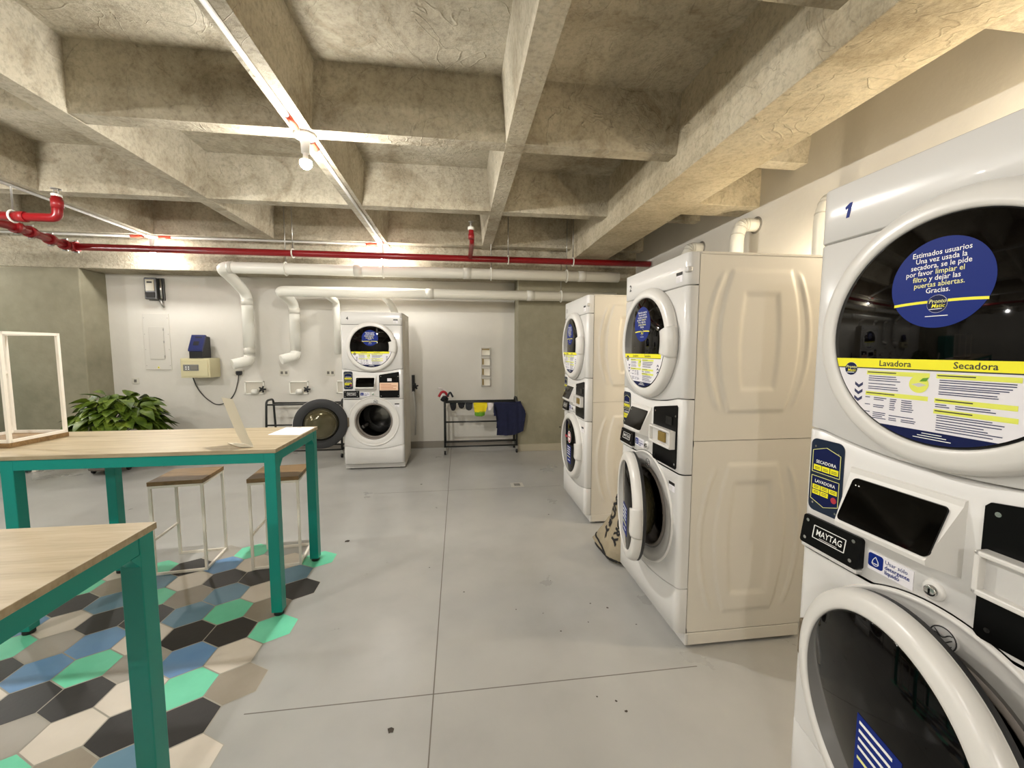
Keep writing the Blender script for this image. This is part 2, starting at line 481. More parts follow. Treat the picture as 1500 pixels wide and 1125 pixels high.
# ceiling: slab and coffer ribs
b = MB().m(M_CONC)
b.box((X0, Y0, Z_TOP), (X1 + 0.2, Y1 + 0.2, Z_TOP + 0.15))
def rib_x(yc, x0, x1, zb=Z_RIB, wb=0.115, wt=0.20):
    A = [(x0, yc - wb / 2, zb), (x0, yc + wb / 2, zb), (x0, yc + wt / 2, Z_TOP + .01), (x0, yc - wt / 2, Z_TOP + .01)]
    V0 = [b.v(p) for p in A]; V1 = [b.v((x1, p[1], p[2])) for p in A]
    for i in range(4): b.face([V0[i], V0[(i + 1) % 4], V1[(i + 1) % 4], V1[i]])
    b.face(V0); b.face(V1[::-1])
def rib_y(xc, y0, y1, zb=Z_RIB - 0.003, wb=0.122, wt=0.20):
    A = [(xc - wb / 2, y0, zb), (xc + wb / 2, y0, zb), (xc + wt / 2, y0, Z_TOP + .01), (xc - wt / 2, y0, Z_TOP + .01)]
    V0 = [b.v(p) for p in A]; V1 = [b.v((p[0], y1, p[2])) for p in A]
    for i in range(4): b.face([V0[i], V0[(i + 1) % 4], V1[(i + 1) % 4], V1[i]])
    b.face(V0); b.face(V1[::-1])
for k in range(-5, 3): rib_x(2.79 + 1.31 * k, X0, X1 + 0.01)
for k in range(-5, 2): rib_y(-0.93 + 1.31 * k, Y0, Y1)
struct(b.build('ceiling'))
b = MB().m(M_BEAM)
b.box((1.49, Y0, 2.592), (1.932, Y1, Z_TOP + 0.01), 0.006)
b.box((1.93, 3.19, 2.597), (X1 + 0.02, 3.45, Z_TOP + 0.01), 0.004)
struct(b.build('trim_1'))
b = MB().m(M_CONC)
b.box((X0, 5.57, 2.38), (X1 + 0.02, Y1 + 0.05, Z_TOP + 0.01), 0.008)
struct(b.build('trim_2'))
# columns
b = MB().m(M_COLUMN); b.box((-6.2, 5.57, 0), (-4.462, Y1 + 0.05, 2.382), 0.012); struct(b.build('trim_3'))
b = MB().m(M_COLUMN); b.box((0.815, 5.575, 0), (X1 + 0.02, Y1 + 0.05, 2.382), 0.006)
b.m(M_SPOT).disc((1.42, 5.574, 0.33), 0.012, 'Y', 12)
struct(b.build('trim_4'))
# walls
b = MB().m(M_WALL); b.box((X0, Y1, 0), (X1 + 0.2, Y1 + 0.15, Z_TOP)); struct(b.build('wall_far'))
b = MB().m(M_WALL); b.box((X1, Y0, 0), (X1 + 0.15, Y1 + 0.15, Z_TOP)); struct(b.build('wall_right'))
b = MB().m(M_WALL); b.box((X0 - 0.15, Y0, 0), (X0, Y1 + 0.15, Z_TOP)); struct(b.build('wall_left'))
b = MB().m(M_WALL); b.box((X0 - 0.15, Y0 - 0.15, 0), (X1 + 0.15, Y0, Z_TOP)); struct(b.build('wall_back'))
b = MB().m(M_BASE); b.box((-4.46, 5.922, 0), (0.815, 5.945, 0.1), 0.003); struct(b.build('baseboard_far'))
b = MB().m(M_BASE2); b.box((0.81, 5.556, 0), (X1, 5.58, 0.1), 0.003); struct(b.build('baseboard_column'))
b = MB().m(M_BASE); b.box((X1 - 0.018, Y0, 0), (X1 + 0.005, 5.56, 0.1), 0.003); struct(b.build('baseboard_right'))

# ================================================================ LAMPS
def bulb_fixture(x, y, label, lamp):
    t = empty('ceiling_bulb', (x, y, Z_RIB))
    MB().m(M_CERAMIC, True).lathe([(0.0, 0.0), (0.062, 0.0), (0.066, -0.012), (0.058, -0.026), (0.034, -0.036), (0.026, -0.06), (0.024, -0.115), (0.0, -0.115)], (0, 0, 0), 'Z', 32).build('lampholder', t)
    R = R_BULB
    prof = [(0.013, -0.115), (0.017, -0.142)] + [(R * math.cos(a), -0.175 + R * math.sin(a)) for a in [math.radians(v) for v in (60, 40, 20, -10, -25, -40, -55, -70, -80, -90)]]
    MB().m(M_CERAMIC, True).lathe(prof[:5], (0, 0, 0), 'Z', 24).build('bulb_base', t)
    MB().m(lamp, True).lathe(prof[4:], (0, 0, 0), 'Z', 24).build('glass_bulb', t)
    tag(t, label, 'light bulb', 'bare bulbs on the ceiling ribs')
    return t
bl = ['bare glowing bulb on the nearest rib crossing above the tables', 'bare glowing bulb at the left, above the electric meter', 'bare glowing bulb on the far rib crossing above the stacked machine marked 4']
for i, (x, y, w) in enumerate(BULBS):
    bulb_fixture(x, y, bl[i] if i < 3 else 'added unseen fill bulb on a rib crossing outside the frame', lamp_mat(w))
# warm wall lamp in the gap behind the first machine
for (wy, wz, ww), wl in zip(WARM_POS, ('warm wall bulb in the gap between the nearest stacked machine and the next one', 'warm wall bulb behind the second machine of the right row')):
    t = empty('wall_lamp', (X1, wy, wz))
    MB().m(M_CERAMIC, True).lathe([(0, 0), (0.055, 0), (0.055, -0.015), (0.03, -0.03), (0.022, -0.08), (0, -0.08)], (0, 0, 0), 'X', 24).build('lampholder', t)
    MB().m(warm_mat(ww), True).lathe([(0.015, -0.08)] + [(R_BULB * math.cos(math.radians(a)), -0.115 - R_BULB * math.sin(math.radians(a))) for a in range(-60, 91, 15)], (0, 0, 0), 'X', 24).build('glass_bulb', t)
    tag(t, wl, 'wall lamp')

# ================================================================ STACKED MACHINES
DZ, WZ = 1.45, 0.580           # door centre heights
FB = 0.055                    # how far the front bulges before the side sheets
RD, RG = 0.285, 0.233         # door ring and glass radii
MESH = {}
def part(name, parent, key, fn, loc=None, rot=None, **kw):
    if key not in MESH: MESH[key] = fn().mesh(name)
    o = bpy.data.objects.new(name, MESH[key]); COL.objects.link(o); o.parent = parent
    if loc: o.location = loc
    if rot: o.rotation_euler = rot
    for k, v in kw.items(): o[k] = v
    return o

def prof_cols():
    c = [(-0.343, -0.0035), (-0.343, -0.005)]
    for i in range(1, 7):
        a = PI / 2 * i / 6
        c.append((-0.315 - 0.028 * math.cos(a), -0.027 - 0.028 * math.sin(a)))
    n = 40
    for i in range(1, n): c.append((-0.315 + 0.63 * i / n, -FB))
    return c + [(-x, y) for x, y in reversed(c[:8])]
def zb_dry(x): return 1.194 - 0.036 * max(0.0, 1 - (x / 0.29) ** 2)
def zb_ctl(x): return max(0.845, WZ + math.sqrt(max(0, 0.293 ** 2 - x * x)))
def zb_wsh(x): return 0.300 - 0.045 * max(0.0, 1 - (x / 0.31) ** 2)
def const(z): return lambda x: z
def front_piece(zb, zt, mat_=None):
    b = MB().m(mat_ or M_ENAMEL, True)
    C = prof_cols(); cols = []
    e = 0.0025
    for x, y in C:
        z0, z1 = zb(x), zt(x); yi = min(0.0, y + e)
        z0 += 0.0008; z1 -= 0.0008; yb = -0.0034
        cols.append([b.v((x, yb, z0)), b.v((x * .998, min(yb, yi), z0)), b.v((x, y, z0 + e)), b.v((x, y, z1 - e)), b.v((x * .998, min(yb, yi), z1)), b.v((x, yb, z1))])
    for A, B in zip(cols, cols[1:]):
        for k in range(5): b.face([A[k], B[k], B[k + 1], A[k + 1]])
    return b
def washer_panel(hole):
    zt = lambda x: zb_ctl(x) - 0.004
    if not hole: return front_piece(zb_wsh, zt)
    b = MB().m(M_ENAMEL, True)
    xl = 0.315; r = 0.212
    # outline of the flat part seen from the hole centre
    angs = [2 * PI * i / 120 for i in range(120)]
    for sx in (-1, 1):
        for z in (zb_wsh(xl), zt(xl)): angs.append(math.atan2(z - WZ, sx * xl) % (2 * PI))
    angs = sorted(set(round(a, 6) for a in angs))
    inner, outer, inn2 = [], [], []
    for a in angs:
        c, s_ = math.cos(a), math.sin(a)
        lo, hi = 0.0, 1.0
        for _ in range(40):
            m_ = (lo + hi) / 2; x = m_ * c; z = WZ + m_ * s_
            ok = abs(x) <= xl + 1e-7 and zb_wsh(x) <= z <= zt(x)
            lo, hi = (m_, hi) if ok else (lo, m_)
        outer.append(b.v((lo * c, -FB, WZ + lo * s_)))
        inner.append(b.v((r * c, -FB, WZ + r * s_))); inn2.append(b.v((r * c, 0.05, WZ + r * s_)))
    n = len(angs)
    for i in range(n):
        j = (i + 1) % n
        b.face([inner[i], inner[j], outer[j], outer[i]]); b.face([inn2[i], inn2[j], inner[j], inner[i]])
    C = prof_cols()
    for side in (C[:8], C[-8:]):
        cols = [[b.v((x, y, zb_wsh(xl))), b.v((x, y, zt(xl)))] for x, y in side]
        if side is C[-8:]: pass
        seq = cols
        for A, B in zip(seq, seq[1:]): b.face([A[0], B[0], B[1], A[1]])
    for sx in (-1, 1):   # joins to the flat part
        b.face([b.v((sx * 0.315, -FB, zb_wsh(xl))), b.v((sx * 0.315, -FB, zt(xl))), b.v((sx * 0.3149, -FB, zt(xl))), b.v((sx * 0.3149, -FB, zb_wsh(xl)))])
    return b

def emboss(t, z):
    """raised barrel pattern on a side sheet; t 0..0.8 along depth, z height"""
    h = 0.0
    def ss(d, w): 
        u = max(0.0, min(1.0, 0.5 - d / w)); return u * u * (3 - 2 * u)
    def barrel(tc, zc, w, k, hz, q=2.0):
        zz = (z - zc)
        return max(abs(t - tc) - (w - k * zz * zz), (abs(zz) - hz))
    for zc, hz, wo, wb, wi, hi_ in ((1.452, 0.318, 0.253, 0.200, 0.096, 0.215), (0.530, 0.355, 0.255, 0.181, 0.109, 0.268)):
        if abs(z - zc) > hz + 0.05: continue
        kk = 0.068 / hz ** 2
        h += 0.0065 * ss(barrel(0.30, zc, wb, kk * 0.85, hz), 0.016)
        h -= 0.0065 * ss(barrel(0.30, zc, wi, kk * 0.55, hi_), 0.028)
        w = wo - kk * 1.05 * (z - zc) ** 2
        dd = abs(abs(t - 0.30) - w)
        if abs(z - zc) < hz: h += 0.0055 * ss(dd - 0.010, 0.016) * min(1, (hz - abs(z - zc)) / 0.04)
    return h
def cabinet():
    b = MB().m(M_SIDE, True)
    W, D = 0.343, 0.61
    b.m(M_SIDE, False)
    b.box((-W + 0.002, 0.0, 0.078), (W - 0.002, D, 0.9995)); b.box((-W + 0.002, 0.0, 1.0010), (W - 0.002, D, 1.846))
    b.box((-W, 0.004, 0.017), (W, D - 0.02, 0.077), 0.003)
    b.box((-W - 0.002, 0.004, 1.836), (W + 0.002, D, 1.848), 0.004)
    b.m(M_SIDE, True)
    nt = 84
    for sx in (-1, 1):
        for z0, z1 in ((0.080, 0.9990), (1.0022, 1.835)):
            nz = 96
            G = [[b.v((sx * (W - 0.0015 + emboss(D * i / nt, z0 + (z1 - z0) * k / nz)), 0.003 + (D - 0.003) * i / nt, z0 + (z1 - z0) * k / nz)) for k in range(nz + 1)] for i in range(nt + 1)]
            for i in range(nt):
                for k in range(nz):
                    q = [G[i][k], G[i + 1][k], G[i + 1][k + 1], G[i][k + 1]]
                    b.face(q if sx > 0 else q[::-1])
    b.m(M_SHADOWGAP)  # dark sheet behind the front gaps, standing in for their shade
    b.box((-W + 0.005, -0.006, 0.08), (W - 0.005, 0.002, 1.84))
    return b
def cabinet_open():
    # same cabinet with the porthole shaft cut through the front: front sheet left out around the hole
    b = MB().m(M_SIDE, False)
    W, D = 0.343, 0.61
    b.box((-W + 0.002, D - 0.02, 0.078), (W - 0.002, D, 0.9995))
    b.box((-W + 0.002, 0.0, 0.078), (-W + 0.02, D, 0.9995)); b.box((W - 0.02, 0.0, 0.078), (W - 0.002, D, 0.9995))
    b.box((-W + 0.002, 0.0, 0.078), (W - 0.002, D, 0.10)); b.box((-W + 0.002, 0.0, 0.975), (W - 0.002, D, 0.9995))
    b.box((-W + 0.002, 0.0, 1.0010), (W - 0.002, D, 1.846))
    b.box((-W, 0.004, 0.017), (W, D - 0.02, 0.077), 0.003)
    b.box((-W - 0.002, 0.004, 1.836), (W + 0.002, D, 1.848), 0.004)
    b.m(M_SIDE, True)
    nt = 84
    for sx in (-1, 1):
        for z0, z1 in ((0.080, 0.9990), (1.0022, 1.835)):
            nz = 96
            G = [[b.v((sx * (W - 0.0015 + emboss(D * i / nt, z0 + (z1 - z0) * k / nz)), 0.003 + (D - 0.003) * i / nt, z0 + (z1 - z0) * k / nz)) for k in range(nz + 1)] for i in range(nt + 1)]
            for i in range(nt):
                for k in range(nz):
                    q = [G[i][k], G[i + 1][k], G[i + 1][k + 1], G[i][k + 1]]
                    b.face(q if sx > 0 else q[::-1])
    b.m(M_SHADOWGAP)
    b.box((-W + 0.005, -0.006, 0.82), (W - 0.005, 0.002, 1.84)); b.box((-W + 0.005, -0.006, 0.08), (W - 0.005, 0.002, 0.30))
    for sx in (-1, 1): b.box((min(sx * 0.30, sx * (W - 0.005)), -0.006, 0.28), (max(sx * 0.30, sx * (W - 0.005)), 0.002, 0.85))
    return b

RING = [(0.262, 0.0), (0.283, 0.0), (0.285, -0.004), (0.284, -0.016), (0.280, -0.028), (0.273, -0.036), (0.262, -0.0405), (0.248, -0.0425), (0.239, -0.0420), (0.2345, -0.039), (0.233, -0.02)]
def door_ring(c):
    b = MB().m(M_PLAST, True); b.lathe(RING, c, 'Y', 96); return b
def door_handle(c):
    b = MB().m(M_PLAST, True)
    prof = [(0.200, -0.026), (0.198, -0.040), (0.204, -0.050), (0.23, -0.054), (0.262, -0.053), (0.278, -0.044), (0.288, -0.022), (0.2885, -0.004), (0.25, -0.004)]
    b.lathe(prof, c, 'Y', 14, -0.25, 0.27)
    b.m(M_BLACK); b.box((c[0] + 0.178, c[1] - 0.0385, c[2] - 0.055), (c[0] + 0.203, c[1] - 0.03, c[2] + 0.058), 0.004)
    return b
def door_glass(c):
    b = MB().m(M_BLACKGLASS, True)
    b.lathe([(0.2335, -0.018), (0.2335, -0.036), (0.230, -0.0385), (0.0001, -0.0385)], c, 'Y', 96); return b

def logo(b, x, y, z, r):
    """round navy badge with the yellow lettering"""
    b.m(M_TXT).disc((x, y, z), r * 1.025, 'Y', 32)
    b.m(M_NAVY).disc((x, y - 0.0003, z), r, 'Y', 32)
    b.m(M_TXTY); b.text('Pronto', r * 0.62, x + r * .04, y - 0.0006, z + r * 0.10, bold=0.008, shear=0.2)
    b.m(M_YEL); b.text('Matic', r * 0.62, x + r * .12, y - 0.0006, z - r * 0.42, bold=0.008, shear=0.2)
    b.m(M_TXT); b.plate([(x - r * .75, z - r * .56), (x + r * .55, z - r * .53), (x + r * .55, z - r * .60), (x - r * .75, z - r * .64)], y - 0.0006, y - 0.0002)

def notice_sticker(c):
    x0, y, z0 = c[0] - 0.01, c[1] - 0.0392, c[2] + 0.10
    b = MB().m(M_BLUE); r = 0.09
    b.disc((x0, y, z0), r, 'Y', 64)
    y2 = y - 0.0004
    L = [('Estimados usuarios', 'w'), ('Una vez usada la', 'w'), ('secadora, se le pide', 'w'), None, None, ('puertas abiertas.', 'y'), ('Gracias.', 'w')]
    h = 0.0148; dz = 0.0126; top = z0 + 0.057
    for i, l in enumerate(L):
        if l:
            b.m(M_TXT if l[1] == 'w' else M_TXTY); b.text(l[0], h, x0 - 0.001, y2, top - dz * i, bold=0.006, sx=0.90)
    b.m(M_TXT); b.text('por favor', h, x0 - 0.012, y2, top - dz * 3, 'RIGHT', 0.006, sx=.90); b.m(M_TXTY); b.text('limpiar el', h, x0 - 0.008, y2, top - dz * 3, 'LEFT', 0.006, sx=.90)
    b.m(M_TXTY); b.text('filtro', h, x0 - 0.022, y2, top - dz * 4, 'RIGHT', 0.006, sx=.90); b.m(M_TXT); b.text('y dejar las', h, x0 - 0.018, y2, top - dz * 4, 'LEFT', 0.006, sx=.90)
    b.m(M_YEL)
    for s in (-1, 1):
        pts = []
        for i in range(9):
            u = 0.018 + (0.082 - 0.018) * i / 8
            pts.append((x0 + s * u, z0 - 0.030 - 0.003 * ((u - .018) / .064) ** 2 - .004))
        low = [(x, z - 0.0055) for x, z in pts]
        b.plate((pts + low[::-1]) if s > 0 else (low + pts[::-1]), y2, y)
    logo(b, x0, y2 - 0.0002, z0 - 0.042, 0.0175)
    b.m(M_TXT); b.box((x0 - 0.02, y2, z0 - 0.067), (x0 + 0.02, y2 + 0.0003, z0 - 0.0655))
    return b

def seg_pts(r, z_top, z_bot=None, n=40):
    """outline of the slice of a circle below z_top (and above z_bot), relative to its centre"""
    a = math.asin(max(-1, z_top / r)); pts = []
    if z_bot is None:
        a0, a1 = a, -PI - a
        return [(r * math.cos(a0 + (a1 - a0) * i / n), r * math.sin(a0 + (a1 - a0) * i / n)) for i in range(n + 1)]
    e = math.asin(z_bot / r)
    R_ = [(r * math.cos(a + (e - a) * i / n), r * math.sin(a + (e - a) * i / n)) for i in range(n + 1)]
    return R_ + [(-x, z) for x, z in reversed(R_)]
def instruction_sticker(c):
    y = c[1] - 0.0392; r = 0.2285
    b = MB().m(M_STWHITE)
    P = lambda pts: [(c[0] + x, c[2] + z) for x, z in pts]
    b.plate(P(seg_pts(r, -0.055)), y, y + 0.0004)
    # the sheet ends short of the handle pad on the right
    b.m(M_YEL); lx = 0.182
    yb = [(x, z) for x, z in seg_pts(r, -0.055, -0.076) if True]
    b.plate(P([(min(x, 0.20), z) for x, z in yb]), y - 0.0004, y)
    b.m(M_INKB)
    b.plate(P([(-0.2165, -0.076), (0.20, -0.076), (0.20, -0.0785), (-0.2155, -0.0785)]), y - 0.0005, y)
    b.text('Lavadora', 0.0185, c[0] - 0.082, y - 0.0007, c[2] - 0.0715, bold=0.012)
    b.text('Secadora', 0.0185, c[0] + 0.061, y - 0.0007, c[2] - 0.0715, bold=0.012)
    b.m(M_NAVY); b.plate(P(seg_pts(r, -0.203)), y - 0.0004, y)
    logo(b, c[0] - 0.182, y - 0.0005, c[2] - 0.0805, 0.0155)
    b.m(M_INK)
    for q, x in ((-0.160, 0), (0.172, 0)):
        for i in range(3):
            z = -0.1155 - 0.0165 * i
            s = 0.0095; up_ = -1 if q < 0 else 1
            pts = [(-s, 0.004 * -up_), (0, -0.003 * -up_), (s, 0.004 * -up_), (s, -0.003 * -up_ ), (0, -0.010 * -up_), (-s, -0.003 * -up_)]
            if q > 0: pts = pts[::-1]
            b.plate(P([(q + a, z + d * 1.0) for a, d in pts]), y - 0.0005, y)
    y2 = y - 0.0005
    def bar(x0, x1, z0, z1, m_, yy=y2): b.m(m_).box((c[0] + x0, yy, c[2] + z0), (c[0] + x1, yy + 0.0003, c[2] + z1))
    random.seed(11)
    def head(x0, x1, z):
        bar(x0, x1, z - 0.0095, z, M_LIME); bar(x0 + 0.002, x0 + (x1 - x0) * 0.5, z - 0.0048, z - 0.0026, M_INKB, y2 - 0.0003)
    def lines(x0, x1, z, n, dz=0.0048, m_=M_INK):
        for i in range(n):
            bar(x0, x0 + (x1 - x0) * random.uniform(0.72, 1.0), z - dz * i - 0.0018, z - dz * i, m_)
    head(-0.142, -0.012, -0.083); head(0.0, 0.128, -0.083)
    lines(-0.137, -0.066, -0.095, 3); lines(-0.137, -0.066, -0.112, 1); lines(-0.137, -0.062, -0.119, 2); 
    head(-0.142, -0.012, -0.1315)
    for k, (x, w) in enumerate(((-0.142, .014), (-0.122, .030), (-0.086, .014), (-0.062, .026))):
        for g in range(3 if k < 2 else 1):
            lines(x, x + w, -0.1445 - 0.017 * g, (1 if k == 0 else 2) if g < 2 else (1 if k == 0 else 4), 0.0042)
        if k > 1: lines(x, x + w, -0.149, 5, 0.0046)
    lines(-0.086, -0.03, -0.181, 1); lines(-0.086, -0.068, -0.187, 2, .004); lines(-0.06, -0.026, -0.187, 2, .004)
    for z, n in ((-0.095, 2), (-0.1045, 2), (-0.1125, 1), (-0.1185, 2)): lines(0.006, 0.122, z, n, 0.0042)
    head(0.0, 0.126, -0.1325); lines(0.002, 0.028, -0.1445, 2, .0042); lines(0.036, 0.10, -0.1445, 2, .0042)
    head(0.0, 0.128, -0.1545)
    for z, n in ((-0.1665, 2), (-0.176, 1), (-0.1815, 1), (-0.1865, 2), (-0.196, 1)): lines(0.006, 0.112, z, n, 0.0042)
    # small eco badge
    b.m(M_LIME).disc((c[0] - 0.031, y2, c[2] - 0.107), 0.0185, 'Y', 28)
    b.m(M_PLAST2).plate(P([(-0.045, -0.108), (-0.030, -0.104), (-0.016, -0.108), (-0.031, -0.113)]), y2 - 0.0003, y2)
    b.m(M_GRNC).plate(P([(-0.030, -0.101), (-0.024, -0.094), (-0.013, -0.092), (-0.017, -0.100)]), y2 - 0.0003, y2)
    for i, w in enumerate((0.018, 0.026, 0.034)):
        bar(-w, w, -0.2075 - 0.005 * i - 0.0015, -0.2075 - 0.005 * i, M_TXT, y2 - 0.0002)
    return b

def small_label(x, z, key):
    b = MB().m(M_STWHITE).box((x - 0.026, -0.0335, z - 0.045), (x + 0.026, -0.032, z))
    b.m(M_INKB).box((x - 0.026, -0.0345, z - 0.014), (x + 0.026, -0.0335, z))
    b.m(M_PLAST2)
    for i in range(4): b.box((x - 0.022, -0.0340, z - 0.022 - 0.006 * i - .003), (x + 0.006, -0.0334, z - 0.022 - 0.006 * i))
    return b

def program_plate():
    b = MB().m(M_NAVY)
    x0, x1, z0, z1 = -0.333 + 0.012, -0.333 + 0.112, 0.952, 1.158
    y = -0.034
    b.m(mat('plate_dark', (10, 30, 54), 0.3)); b.rrect(x0, z0, x1, z1, 0.018, y, -0.03)
    xm = (x0 + x1) / 2
    def outline(pts, yy=y - 0.0012):
        n = len(pts)
        b.m(M_TXTY)
        for i in range(n): 
            p, q = pts[i], pts[(i + 1) % n]
            b.bar((p[0], yy, p[1]), (q[0], yy, q[1]), 0.0012, 0.0012)
    A = [(x0 + .008, 1.063), (x0 + .008, 1.124), (xm, 1.138), (x1 - .008, 1.124), (x1 - .008, 1.063)]
    B = [(x0 + .008, 1.052), (x0 + .008, .985), (xm, .970), (x1 - .008, .985), (x1 - .008, 1.052)]
    b.m(M_NAVY); b.plate(A, y - 0.0008, y); b.plate(B[::-1], y - 0.0008, y)
    outline(A); outline(B)
    b.m(M_TXT); b.text('SECADORA', 0.0125, xm, y - 0.0014, 1.090, bold=0.01, sx=.95); b.text('LAVADORA', 0.0125, xm, y - 0.0014, 1.034, bold=0.01, sx=.95)
    for z, n in ((1.069, 3), (1.015, 3), (1.000, 2)):
        for i in range(n):
            xx = x0 + 0.0125 + 0.0258 * i
            b.m(M_YEL).box((xx, y - 0.0016, z), (xx + 0.0235, y - 0.0007, z + 0.0125 + (0.003 if n == 3 and z > 1.05 else 0)))
            b.m(M_INKB)
            for q in range(2): b.box((xx + .004, y - 0.0019, z + .004 + .004 * q), (xx + .0195, y - 0.0015, z + .0055 + .004 * q))
    b.m(M_RED).disc((x1 - 0.021, y - 0.0014, 1.000), 0.0085, 'Y', 16)
    b.m(M_CHROME)
    for sx, z in ((x0 + .015, 1.136), (x1 - .015, 1.128), (x0 + .015, .974), (x1 - .015, .966)): b.disc((sx, y - 0.0012, z), 0.0032, 'Y', 10)
    return b
def brand_plate():
    b = MB().m(M_BLACK)
    x0, x1, z0, z1 = -0.324, -0.152, 0.850, 0.930
    # the plate stands proud and leans out at the foot
    P0 = rr(x0, z0, x1, z1, 0.008)
    A = [b.v((x, -0.040 - 0.012 * (z1 - z) / (z1 - z0), z)) for x, z in P0]; B = [b.v((x, -0.03, z)) for x, z in P0]
    b.face(A); b.face(B[::-1])
    for i in range(len(P0)): b.face([A[i], B[i], B[(i + 1) % len(P0)], A[(i + 1) % len(P0)]])
    b.m(M_PLAST2); b.box((x0 + .004, -0.050, z0 - 0.012), (x1 - .002, -0.03, z0 - 0.001), 0.003)
    xm = (x0 + x1) / 2; sl = 0.012 / (z1 - z0)
    T = Matrix(((1, 0, 0, 0), (0, 1, sl, -sl * z1 - 0.0405), (0, 0, 1, 0), (0, 0, 0, 1)))
    b.m(M_TXT); b.text('MAYTAG', 0.0235, xm, 0, z0 + 0.0355, bold=0.002, M=T, sx=.82)
    for a, c in (((-.047, .026), (.047, .026)), ((.047, .026), (.047, .060)), ((.047, .060), (-.047, .060)), ((-.047, .060), (-.047, .026))):
        p = T @ Vector((xm + a[0], -0.0005, z0 + a[1])); q = T @ Vector((xm + c[0], -0.0005, z0 + c[1])); b.bar(p, q, 0.0018, 0.0014)
    b.m(M_PLAST2); p = T @ Vector((xm, -0.0002, z0 + 0.030)); b.bar(p - Vector((.026, 0, 0)), p + Vector((.026, 0, 0)), 0.0028, 0.001)
    b.m(M_CHROME)
    for x in (x0 + .016, x1 - .02):
        for z in (z0 + .016, z1 - .014):
            p = T @ Vector((x, -0.001, z)); b.disc(p, 0.0048, 'Y', 10)
    return b
def display_housing():
    b = MB().m(M_PLAST, False)
    x0, x1 = -0.200, 0.044
    # wedge: flush at the head, proud at the foot
    sec = [(-0.030, 1.108), (-0.036, 1.104), (-0.038, 1.092), (-0.088, 0.972), (-0.086, 0.962), (-0.030, 0.944)]
    for i in range(len(sec) - 1):
        (ya, za), (yb, zb) = sec[i], sec[i + 1]
        b.face([b.v((x0 + (-ya - .03) * .25, ya, za)), b.v((x0 + (-yb - .03) * .25, yb, zb)), b.v((x1 - (-yb - .03) * .45, yb, zb)), b.v((x1 - (-ya - .03) * .45, ya, za))])
    for s, x in ((.25, x0), (-.45, x1)):
        b.face([b.v((x + (-y - .03) * s, y, z)) for y, z in (sec if s > 0 else sec[::-1])])
    return b
def display_screen():
    b = MB().m(M_SCREEN)
    x0, x1 = -0.181, 0.022
    za, zb_ = 1.084, 0.980
    f = lambda z: -0.038 - 0.050 * (1.092 - z) / 0.12
    pts = rr(x0, zb_, x1, za, 0.010)
    A = [b.v((x, f(z) - 0.0045, z)) for x, z in pts]; B = [b.v((x, f(z) + 0.001, z)) for x, z in pts]
    b.face(A); b.face(B[::-1])
    for i in range(len(pts)): b.face([A[i], B[i], B[(i + 1) % len(pts)], A[(i + 1) % len(pts)]])
    b.m(M_TXT)
    for x in (-0.168, -0.160): b.disc((x, f(1.068) - 0.005, 1.068), 0.0018, 'Y', 8)
    return b
def card_plate():
    b = MB().m(M_BLACK); b.plate([(0.080, 0.858), (0.072, 0.866), (0.072, 1.118), (0.080, 1.127), (0.292, 1.160), (0.300, 1.152), (0.300, 0.866), (0.292, 0.858)], -0.037, -0.03)
    b.m(M_CHROME)
    for x in (0.092, 0.287):
        for z in (0.880, 1.108): b.disc((x, -0.0375, z), 0.005, 'Y', 10)
    b.m(M_SCREEN); b.box((0.20, -0.040, 1.060), (0.262, -0.036, 1.100), 0.002)
    return b
def card_tray():
    b = MB().m(M_PLAST)
    x0, x1, z0, z1, y0 = 0.080, 0.292, 0.951, 1.037, -0.066
    b.box((x0, y0, z1 - 0.010), (x1, -0.036, z1), 0.003); b.box((x0, y0, z0), (x1, -0.036, z0 + 0.012), 0.003)
    b.box((x0, y0, z0), (x0 + 0.010, -0.036, z1), 0.003); b.box((x1 - 0.010, y0, z0), (x1, -0.036, z1), 0.003)
    b.m(M_PLAST2); b.box((x0 + .004, -0.050, z0 + .004), (x1 - .004, -0.036, z1 - .004))
    b.m(M_VENTD); b.box((x0 + 0.085, -0.060, z0 + .02), (x0 + 0.15, -0.048, z1 - .018), 0.003)
    return b
def card_paper():
    b = MB().m(mat('pink_notice', (232, 196, 166), 0.5)); b.box((0.078, -0.050, 0.945), (0.288, -0.036, 1.035), 0.003)
    b.m(mat('pink_print', (196, 140, 108), 0.6))
    for i in range(4): b.box((0.092, -0.051, 0.958 + i * .018), (0.092 + (0.17, .14, .18, .12)[i], -0.0499, 0.966 + i * .018))
    b.m(M_STWHITE); b.box((0.165, -0.042, 1.052), (0.215, -0.036, 1.085), 0.002)
    return b
